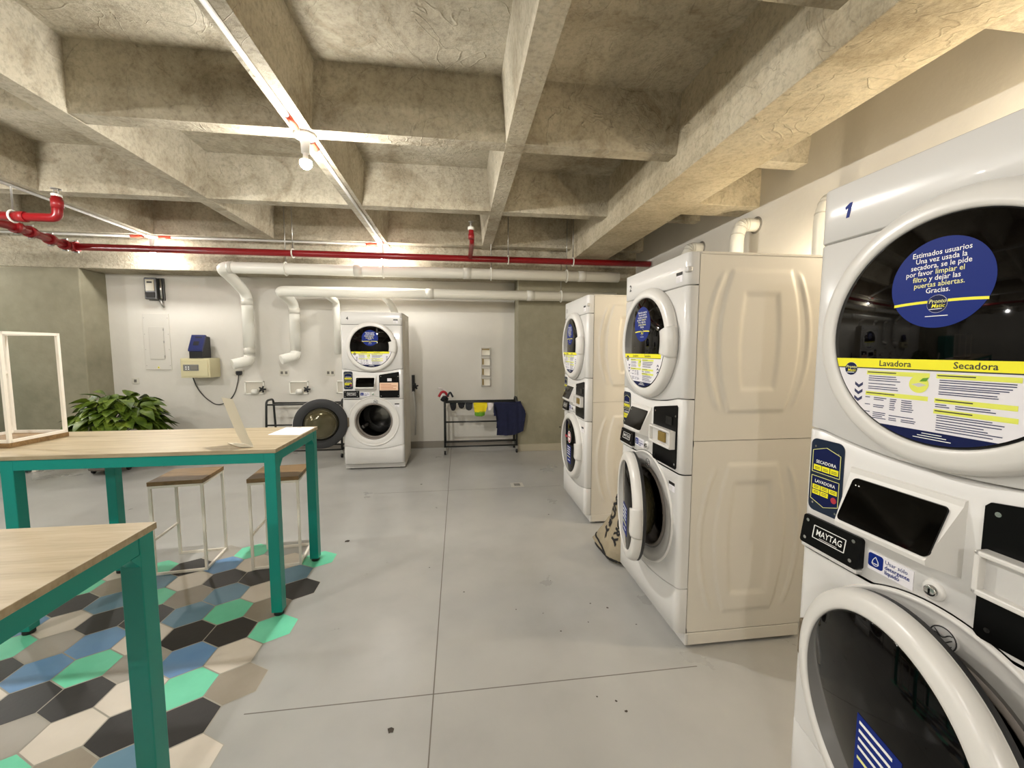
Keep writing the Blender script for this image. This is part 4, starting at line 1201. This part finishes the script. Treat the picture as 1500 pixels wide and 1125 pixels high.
def outlet(x, z, label, double=True, y=YW):
    t = T_('wall_outlet', x, z, y)
    w = 0.058 if double else 0.04
    MB().m(M_OUT).box((-w, -0.010, -0.04), (w, 0.0, 0.04), 0.004).build('cover_plate', t)
    b = MB().m(M_OUTD)
    for s in ((-0.028, 0.028) if double else (0.0,)):
        b.box((s - .016, -0.0115, -0.02), (s + .016, -0.0095, 0.02), 0.002)
        b.m(M_BLACK)
        for q in (-.006, .006): b.box((s + q - .0015, -0.0122, -0.006), (s + q + .0015, -0.0112, 0.010))
        b.m(M_OUTD)
    b.build('socket', t)
    tag(t, label, 'outlet', 'outlets on the far wall')
outlet(-4.20, 1.005, 'pale single switch plate on the far wall low beside the panel cover', False)
outlet(-2.936, 1.105, 'wall outlet with the safe cord plugged into it')
outlet(-2.365, 1.102, 'wall outlet under the second white drop pipe')
outlet(-1.761, 1.099, 'wall outlet left of the machine marked 4')
# recessed laundry water boxes
def water_box(x, z, label):
    t = T_('water_valve_box', x, z)
    b = MB().m(M_PVC); w, h = 0.125, 0.09
    for p, q in (((-w, -h), (w, -h + .016)), ((-w, h - .016), (w, h)), ((-w, -h), (-w + .016, h)), ((w - .016, -h), (w, h))): b.box((p[0], -0.018, p[1]), (q[0], 0.0, q[1]), 0.003)
    b.build('frame', t)
    MB().m(mat('recess_beige', (196, 190, 176), 0.6)).box((-w + .016, -0.003, -h + .016), (w - .016, 0.0, h - .016)).build('recess', t)
    MB().m(M_PVC, True).lathe([(0, 0), (.045, 0), (.045, .04), (.03, .06), (0, .06)], (0.01, -0.03, -h + .012), 'Z', 20).build('drain_cup', t)
    v = MB().m(M_PULLEY, True).tube([(0.085, -0.03, -0.03), (0.115, -0.05, -0.02)], 0.017, 10).build('valve', t)
    b = MB().m(M_PULLEY, True)
    for k in range(5):
        a = 2 * PI * k / 5
        b.tube([(0.12, -0.06, -0.018), (0.12 + .045 * math.cos(a), -0.06, -0.018 + .045 * math.sin(a))], [0.014, 0.010], 8)
    b.build('valve_wheel', v)
    tag(t, label, 'valve box', 'laundry valve boxes')
water_box(-2.75, 0.90, 'recessed white valve box with black tap, below the first white drop pipe')
water_box(-2.18, 0.895, 'recessed white valve box with black tap, second from the left')
water_box(-1.56, 0.90, 'recessed white valve box half hidden behind the machine marked 4')
t = T_('water_valve', -0.64, 0.90)
MB().m(M_RUBBER).box((-0.02, -0.02, -0.08), (0.02, 0.0, 0.16), 0.004).build('valve_body', t)
b = MB().m(M_PULLEY, True)
for k in range(5):
    a = 2 * PI * k / 5 + .3
    b.tube([(0.03, -0.05, 0.0), (0.03 + .045 * math.cos(a), -0.05, .045 * math.sin(a))], [0.014, 0.010], 8)
b.tube([(0.0, -0.01, 0), (0.03, -0.05, 0)], 0.014, 8)
b.build('valve_wheel', t)
MB().m(M_PLAST2, True).tube(smooth_path([(0.0, -0.02, -0.07), (0.03, -0.04, -0.3), (0.02, -0.03, -0.7)], .1), 0.011, 8).build('hose', t)
tag(t, 'black tap with a hanging hose on the far wall right of the machine marked 4', 'tap')
# safe, its cord, and the blue device standing on it
t = T_('wall_safe', -3.34, 1.18)
MB().m(M_SAFE).box((-0.172, -0.235, -0.125), (0.172, 0.0, 0.125), 0.006).build('body', t)
MB().m(M_SAFE).box((-0.150, -0.243, -0.105), (0.150, -0.233, 0.105), 0.004).build('safe_door', t)
MB().m(M_SAFED).box((-0.135, -0.250, -0.035), (0.045, -0.242, 0.045), 0.004).build('keypad', t, label='grey keypad strip')
b = MB().m(M_CHROME); b.box((-0.045, -0.253, -0.022), (0.035, -0.2495, 0.032)); b.m(M_TXT)
for k in range(2):
    for j in range(2): b.disc((-0.10 + .03 * k, -0.2505, -0.012 + .026 * j), 0.008, 'Y', 10)
b.build('key_button', t)
tag(t, 'cream safe mounted on the far wall', 'safe')
t = empty('payment_terminal', (-3.32, 5.79, 1.305))
b = MB().m(M_DEVBLK)
sec = [(-0.09, 0.0), (0.09, 0.0), (0.09, 0.275), (0.0, 0.285), (-0.09, 0.10)]
A = [b.v((-0.078, y, z)) for y, z in sec]; B = [b.v((0.078, y, z)) for y, z in sec]
b.face(A[::-1]); b.face(B)
for i in range(5): b.face([A[i], A[(i + 1) % 5], B[(i + 1) % 5], B[i]])
b.build('base', t, label='black base')
b = MB().m(M_DEVBLUE); sec2 = [(-0.105, 0.09), (-0.105, 0.11), (-0.012, 0.30), (0.012, 0.29), (-0.088, 0.085)]
A = [b.v((-0.082, y, z)) for y, z in sec2]; B = [b.v((0.082, y, z)) for y, z in sec2]
b.face(A[::-1]); b.face(B)
for i in range(5): b.face([A[i], A[(i + 1) % 5], B[(i + 1) % 5], B[i]])
b.build('sloped_cover', t, label='shiny blue sloping cover')
b = MB().m(M_DEVBLK)
sl = lambda u, v: (u, -0.105 + 0.093 * v - .003, 0.11 + 0.19 * v + .002)
b.poly([sl(-.035, .28), sl(.03, .28), sl(.03, .55), sl(-.035, .55)]); b.poly([sl(-.03, .78), sl(.05, .78), sl(.05, .86), sl(-.03, .86)])
b.build('slot', t)
tag(t, 'blue and black payment terminal standing on the cream safe', 'terminal')
t = empty('power_cord', (-3.42, 5.925, 1.05))
MB().m(M_CORD, True).tube(smooth_path(local(t, [(-3.47, 5.86, 1.06), (-3.46, 5.925, 0.90), (-3.38, 5.928, 0.78), (-3.24, 5.928, 0.665), (-3.10, 5.928, 0.70), (-3.0, 5.928, 0.82), (-2.945, 5.92, 1.0), (-2.93, 5.905, 1.09)]), 0.07), 0.007, 8).build('cable', t)
MB().m(M_DEVBLK).box((-2.95 - t.location.x, -0.045, 1.075 - 1.05), (-2.895 - t.location.x, 0.002, 1.13 - 1.05), 0.006).build('plug', t)
tag(t, 'thin dark cord looping from the safe to the outlet', 'cord')
# four small wall boxes in a column
vl = ['topmost', 'second', 'third', 'lowest']
for i in range(4):
    z = 1.395 - 0.148 * i
    t = T_('vent_box', 0.393, z)
    b = MB().m(M_PANEL); w, h = 0.066, 0.057
    for p, q in (((-w, -h), (w, -h + .008)), ((-w, h - .008), (w, h)), ((-w, -h), (-w + .008, h)), ((w - .008, -h), (w, h))): b.box((p[0], -0.03, p[1]), (q[0], 0.0, q[1]))
    b.build('frame', t)
    MB().m(mat('vent_white', (238, 232, 216), .5)).box((-w + .008, -0.008, -h + .008), (w - .008, 0.0, h - .008)).build('back_plate', t)
    b = MB().m(M_VENTD)
    if i == 0: b.box((-w + .01, -0.026, h - .034), (w - .012, -0.006, h - .020))
    else: b.box((-w + .018, -0.026, -h + .016), (-w + .034, -0.006, h - .012))
    b.build('brass_strip', t, label='dark brass strip')
    tag(t, vl[i] + ' of the four small square boxes in a column on the far wall', 'wall box', 'square boxes on the far wall')

# ================================================================ DRYING RACKS
def rack(x0, x1, y0, y1, label):
    t = empty('drying_rack', ((x0 + x1) / 2, (y0 + y1) / 2, 0))
    cx, cy = t.location.x, t.location.y
    r = 0.0135; H = 0.76
    for x in (x0, x1):
        pts = smooth_path([(x - cx, y0 - cy, 0.10), (x - cx, y0 - cy + .06, H), (x - cx, y1 - cy - .06, H), (x - cx, y1 - cy, 0.10)], 0.06)
        MB().m(M_RACK, True).tube(pts, r, 10).build('end_frame', t)
        MB().m(M_RACK, True).tube([(x - cx, y0 - cy, 0.11), (x - cx, y1 - cy, 0.11)], r, 8).build('foot_bar', t)
        for y in (y0, y1):
            w = MB().m(M_FOOT, True); w.lathe([(0, -.012), (.026, -.012), (.03, -.006), (.03, .006), (.026, .012), (0, .012)], (x - cx, y - cy, 0.03), 'X', 20)
            c_ = w.build('caster', t, label='small black caster')
            MB().m(M_ZINC).box((x - cx - .018, y - cy - .012, 0.05), (x - cx + .018, y - cy + .012, 0.10), 0.003).build('caster_fork', c_)
    for y, z in ((y0 + .065, 0.705), (y1 - .065, 0.705), (y0 + .045, 0.44), (y0 + .01, 0.175), (y0, 0.11), (y1, 0.11)):
        MB().m(M_RACK, True).tube([(x0 - cx, y - cy, z), (x1 - cx, y - cy, z)], 0.011, 10).build('rail', t)
    tag(t, label, 'drying rack', 'black drying racks')
rack(-0.19, 0.79, 5.50, 5.79, 'black wheeled drying rack with clothes hung on it, by the concrete column')
rack(-2.46, -1.53, 5.53, 5.85, 'black wheeled drying rack without clothes, behind the far table')

def cloth(name, outline, y, m_, label, cat='clothing', group='laundry on the drying rack', th=0.012, bump=0.008, mats=None, split=None):
    """garment hung over a rail: two layers with gentle folds; outline in world x, z"""
    b = MB(); t = bmesh.new()
    cx = sum(p[0] for p in outline) / len(outline); zt = max(p[1] for p in outline)
    for s in (0, 1):
        vs = [t.verts.new((x, y + (-th if s == 0 else th), z if s == 0 else zt - (zt - z) * 0.8)) for x, z in outline]
        t.faces.new(vs if s == 0 else vs[::-1])
    bmesh.ops.triangulate(t, faces=list(t.faces))
    for _ in range(3):
        bmesh.ops.subdivide_edges(t, edges=[e for e in t.edges if e.calc_length() > 0.03], cuts=1, use_grid_fill=True)
        bmesh.ops.triangulate(t, faces=[f for f in t.faces if len(f.verts) > 4])
    ph = random.uniform(0, 6)
    for v in t.verts:
        dz = zt - v.co.z; k = min(1, dz / 0.12)
        v.co.y += k * bump * (math.sin(v.co.x * 46 + ph + v.co.z * 6) + 0.6 * math.sin(v.co.x * 91 + ph * 2))
        f_ = min(1.0, dz / 0.03)
        v.co.y = y + (v.co.y - y) * (0.35 + 0.65 * f_)
    # close the top over the rail
    b.m(m_, True); b.merge(t); t.free()
    if split:
        zs, m2 = split
        b.bm.faces.ensure_lookup_table(); b.mats.append(m2)
        for f in b.bm.faces:
            if f.calc_center_median().z < zs: f.material_index = len(b.mats) - 1
    n = len(outline)
    for i in range(n):
        p, q = outline[i], outline[(i + 1) % n]
        if abs(p[1] - zt) < 0.012 and abs(q[1] - zt) < 0.012:
            b.m(m_, True)
            b.tube([(p[0], y, p[1] - 0.004), (q[0], y, q[1] - 0.004)], th * 0.75, 8)
    o = b.build(name)
    return tag(o, label, cat, group)
random.seed(2)
YC = 5.612
pxs = lambda u, v: (0.0095 * (640 + u / 10.23 - 655) - 0.155, 0.722 - 0.00955 * (560 + v / 10.23 - 586))
def ol(pts): return [pxs(*p) for p in pts]
YR = 5.565
cloth('sock', ol([(190, 300), (285, 300), (282, 360), (262, 398), (240, 405), (215, 398), (198, 350)]), YR, M_BLKC, 'black sock on the rack rail, leftmost of the dark three', th=.016)
cloth('sock', ol([(305, 300), (412, 300), (400, 350), (378, 372), (350, 376), (322, 355)]), YR, M_BLKC, 'short black sock on the rack rail, middle of the dark three', th=.016)
cloth('sock', ol([(415, 300), (525, 300), (520, 360), (500, 395), (465, 405), (430, 390), (415, 350)]), YR, M_GREYC, 'charcoal sock on the rack rail beside the yellow garment', th=.016)
cloth('jersey', ol([(535, 298), (735, 298), (740, 340), (715, 425), (705, 435), (700, 480), (655, 495), (610, 478), (565, 490), (550, 470), (552, 420), (540, 340)]), YR, M_YELC, 'yellow garment with a green lower edge hung on the rack', th=.017, split=(pxs(0, 430)[1], M_GRNC))
cloth('face_cloth', ol([(745, 300), (826, 300), (822, 350), (790, 405), (755, 410), (748, 360)]), YR, M_WHTC, 'small white cloth on the rack between the yellow garment and navy shirt', th=.014)
cloth('shirt', ol([(832, 300), (1160, 296), (1235, 290), (1308, 462), (1255, 482), (1262, 610), (1272, 720), (1210, 745), (1130, 775), (1000, 782), (870, 772), (880, 640), (868, 485), (830, 485)]), 5.535, M_NAVYC, 'navy T-shirt hanging at the right end of the drying rack', th=.024, bump=.006)
# crumpled red and white garment draped on the left end
t = empty('crumpled_garment', (-0.19, 5.57, 0.775))
b = MB().m(M_REDC, True)
b.tube(smooth_path([(-0.075, -.03, 0.015), (-0.04, 0, 0.075), (0.005, .02, 0.075), (0.05, 0.03, 0.005)], .04), [0.012] * 1 and 0.017, 10)
b.build('red_band', t)
b = MB().m(M_WHTC, True); b.tube(smooth_path([(-0.085, -.02, 0.125), (-0.03, 0.01, 0.118), (0.0, .03, 0.09), (0.03, .03, 0.03)], .03), 0.008, 8); b.tube(smooth_path([(-0.05, -.03, 0.0), (-0.02, -.02, 0.045), (0.03, .0, 0.0)], .03), 0.012, 8); b.build('white_band', t)
b = MB().m(M_GREYC, True); b.tube(smooth_path([(0.04, -.02, 0.02), (0.075, 0.02, 0.075), (0.11, .04, 0.0)], .03), 0.013, 8); b.build('grey_strap', t)
b = MB().m(M_BLKC, True); b.tube(smooth_path([(-0.035, -.05, -.04), (0.0, -.03, 0.01), (0.03, .02, -0.03)], .03), [0.026] * 1 and 0.026, 10); b.build('dark_cuff', t)
tag(t, 'crumpled red, white and dark garment on the left end of the drying rack', 'clothing', 'laundry on the drying rack')

# ================================================================ PLANT
t = empty('potted_plant', (-4.0, 5.20, 0))
MB().m(M_POT, True).lathe([(0, 0.09), (0.17, 0.09), (0.20, 0.40), (0.215, 0.42), (0.19, 0.42), (0.185, 0.39), (0, 0.39)], (0, 0, 0), 'Z', 40).build('planter', t)
MB().m(M_SOIL).disc((0, 0, 0.395), 0.187, 'Z', 32).build('soil', t)
b = MB().m(M_POT, True); b.lathe([(0, .062), (.19, .062), (.19, .09), (0, .09)], (0, 0, 0), 'Z', 32); b.build('trolley', t)
for a in (.4, 1.97, 3.54, 5.1):
    MB().m(M_FOOT, True).lathe([(0, -.012), (.026, -.012), (.03, 0), (.026, .012), (0, .012)], (0.15 * math.cos(a), .15 * math.sin(a), 0.031), 'X', 16).build('caster', t)
random.seed(21)
leaves = MB().m(M_LEAF, True); stems = MB().m(M_STEM, True)
def leaf(b, p, d, L, W, droop, roll):
    d = d.normalized(); side = d.cross(Vector((0, 0, 1)))
    side = side.normalized() if side.length > .01 else Vector((1, 0, 0))
    nrm = side.cross(d)
    side = (side * math.cos(roll) + nrm * math.sin(roll)).normalized(); nrm = side.cross(d)
    prof = [(0, 0.0), (0.08, 0.55), (0.25, 0.98), (0.45, 0.92), (0.7, 0.55), (0.88, 0.22), (1.0, 0.0)]
    rows = []
    for u, w in prof:
        c = p + d * (L * u) + Vector((0, 0, -droop * L * u * u))
        o = W * w
        rows.append([b.v(c - side * o + nrm * o * 0.25), b.v(c), b.v(c + side * o + nrm * o * 0.25)])
    for A, B in zip(rows, rows[1:]):
        b.face([A[0], A[1], B[1], B[0]]); b.face([A[1], A[2], B[2], B[1]])
for i in range(250):
    a = random.uniform(0, 2 * PI); el = math.asin(random.uniform(-0.15, 1.0)); rad = random.uniform(0.72, 1.0)
    dirv = Vector((math.cos(a) * math.cos(el), math.sin(a) * math.cos(el), math.sin(el)))
    tip = Vector((0.10 + dirv.x * 0.37 * rad, 0.02 + dirv.y * 0.36 * rad, 0.53 + dirv.z * 0.40 * rad))
    if el < 0.1: tip.z -= random.uniform(0, .06)
    L = random.uniform(0.13, 0.21)
    out = Vector((dirv.x, dirv.y, random.uniform(-0.5, 0.25)))
    leaf(leaves, tip, out, L, L * random.uniform(0.36, 0.46), random.uniform(.2, .6), random.uniform(-.5, .5))
    if i % 3 == 0:
        base = Vector((random.uniform(-.08, .08), random.uniform(-.08, .08), 0.39))
        mid = base * 0.5 + tip * 0.5 + Vector((0, 0, .06))
        stems.tube(smooth_path([base, mid, tip], .12, 4), 0.004, 5)
leaves.build('foliage', t, label='dense broad green leaves'); stems.build('stems', t)
tag(t, 'bushy green potted plant behind the far table, by the concrete column', 'plant')

# ================================================================ TEAL CABINET AT THE LEFT EDGE
t = empty('storage_cabinet', (-5.84, 5.32, 0))
MB().m(M_TEALD).box((-0.42, -0.22, 0.09), (0.40, 0.22, 1.52), 0.006).build('body', t)
for x0, x1 in ((-0.41, -0.015), (0.0, 0.39)):
    d = MB().m(M_TEALD).box((x0, -0.236, 0.12), (x1, -0.221, 1.49), 0.004).build('door', t)
    MB().m(M_CHROME, True).tube([(x1 - .06 if x0 < -.1 else x0 + .05, -0.25, .75), (x1 - .06 if x0 < -.1 else x0 + .05, -0.25, .88)], .006, 8).build('handle', d)
MB().m(mat('dark_skid', (20, 54, 52), .5)).box((-0.44, -0.05, 0.01), (0.95, 0.05, 0.06), 0.004).build('skid', t, label='dark teal floor skid')
MB().m(M_STOOLW).box((0.91, -0.03, 0.0), (0.97, 0.03, 0.075), 0.004).build('stop', t, label='white end stop')
tag(t, 'teal metal cabinet cut off by the left edge, in front of the concrete column', 'cabinet')

# ================================================================ LAUNDRY BAG
t = empty('laundry_bag', (1.12, 2.645, 0))
def bagmesh():
    b = MB().m(M_BAG, True)
    # rings from the floor up: (z, x0, x1, y0, y1) of a slumped sack, folded over at the head
    R_ = [(0.004, -0.13, 0.26, -0.20, 0.17), (0.05, -0.165, 0.27, -0.215, 0.185), (0.12, -0.12, 0.26, -0.205, 0.16), (0.20, -0.085, 0.25, -0.19, 0.13), (0.28, -0.06, 0.24, -0.17, 0.09), (0.36, -0.045, 0.22, -0.14, 0.055), (0.42, -0.03, 0.18, -0.10, 0.02), (0.445, 0.0, 0.14, -0.07, -0.01)]
    random.seed(9); rings = []
    n = 36
    for q, (z, x0, x1, y0, y1) in enumerate(R_):
        ring = []
        for i in range(n):
            a = 2 * PI * i / n; c, s = math.cos(a), math.sin(a)
            e = 0.55
            ux = abs(c) ** e * (1 if c > 0 else -1); uy = abs(s) ** e * (1 if s > 0 else -1)
            w = 0.012 * math.sin(3 * a + q * 0.9) + 0.008 * math.sin(7 * a + q * 1.7)
            ring.append(b.v(((x0 + x1) / 2 + ux * ((x1 - x0) / 2 + w), (y0 + y1) / 2 + uy * ((y1 - y0) / 2 + w), z + 0.006 * math.sin(5 * a + q))))
        rings.append(ring)
    for A, B in zip(rings, rings[1:]):
        for i in range(n): b.face([A[i], A[(i + 1) % n], B[(i + 1) % n], B[i]])
    b.face(rings[0][::-1]); b.face(rings[-1])
    return b
sack_b = bagmesh()
from mathutils.bvhtree import BVHTree
BAG_TREE = BVHTree.FromBMesh(sack_b.bm)
sack_b.build('sack', t)
b = MB().m(M_BAGD, True)
def hug(pts, off=0.004):
    out = []
    for y, z in pts:
        hit = BAG_TREE.ray_cast(Vector((-1, y, z)), Vector((1, 0, 0)))[0]
        if hit: out.append((hit.x - off, y, z))
    return out
b.tube(hug([(0.155 - 0.36 * i / 16, 0.085 - 0.055 * i / 16) for i in range(17)]), 0.006, 8)
b.tube(hug([(0.150 - 0.33 * i / 16, 0.026) for i in range(17)]), 0.0065, 8)
b.tube(hug([(0.155, 0.085 + 0.01 * i) for i in range(6)]), 0.006, 8)
b.build('dark_piping', t, label='dark piping round the foot')
b = MB().m(M_BAGD)
# lettering runs down the side that faces the room, laid onto the cloth
def bag_text(txt, size, y, z, uy, uz, vy, vz):
    for f in text_faces(txt, size, 'LEFT', 0.04, 0.0):
        vs = []
        for px, py in f:
            yy, zz = y + uy * px + vy * py, z + uz * px + vz * py
            hit = BAG_TREE.ray_cast(Vector((-1, yy, zz)), Vector((1, 0, 0)))[0]
            if hit is None: vs = []; break
            vs.append(b.v((hit.x - 0.005, yy, zz)))
        if vs: b.face(vs)
bag_text('LAUNDRY', 0.105, -0.055, 0.60, 0.26, -0.966, -0.966, -0.26)
b.build('lettering', t, label='black lettering')
b = MB().m(M_BAGD)
bag_text('LAUNDRY', 0.085, -0.145, 0.52, 0.12, -0.99, -0.99, -0.12)
b.build('lettering', t, label='black lettering near the machine')
tag(t, 'beige canvas laundry bag slumped on the floor between the machines in the right row', 'bag')

# ================================================================ FLOOR DRAIN
t = empty('floor_drain', (0.60, 4.15, 0))
MB().m(M_DRAIN).box((-0.065, -0.065, 0.0), (0.065, 0.065, 0.004), 0.001).build('cover_plate', t)
b = MB().m(M_INKB)
for i in range(5): b.box((-0.032, -0.034 + i * .015, 0.003), (0.032, -0.026 + i * .015, 0.0046))
b.build('grate', t, label='dark slotted grate')
tag(t, 'small square metal drain in the grey floor', 'drain')
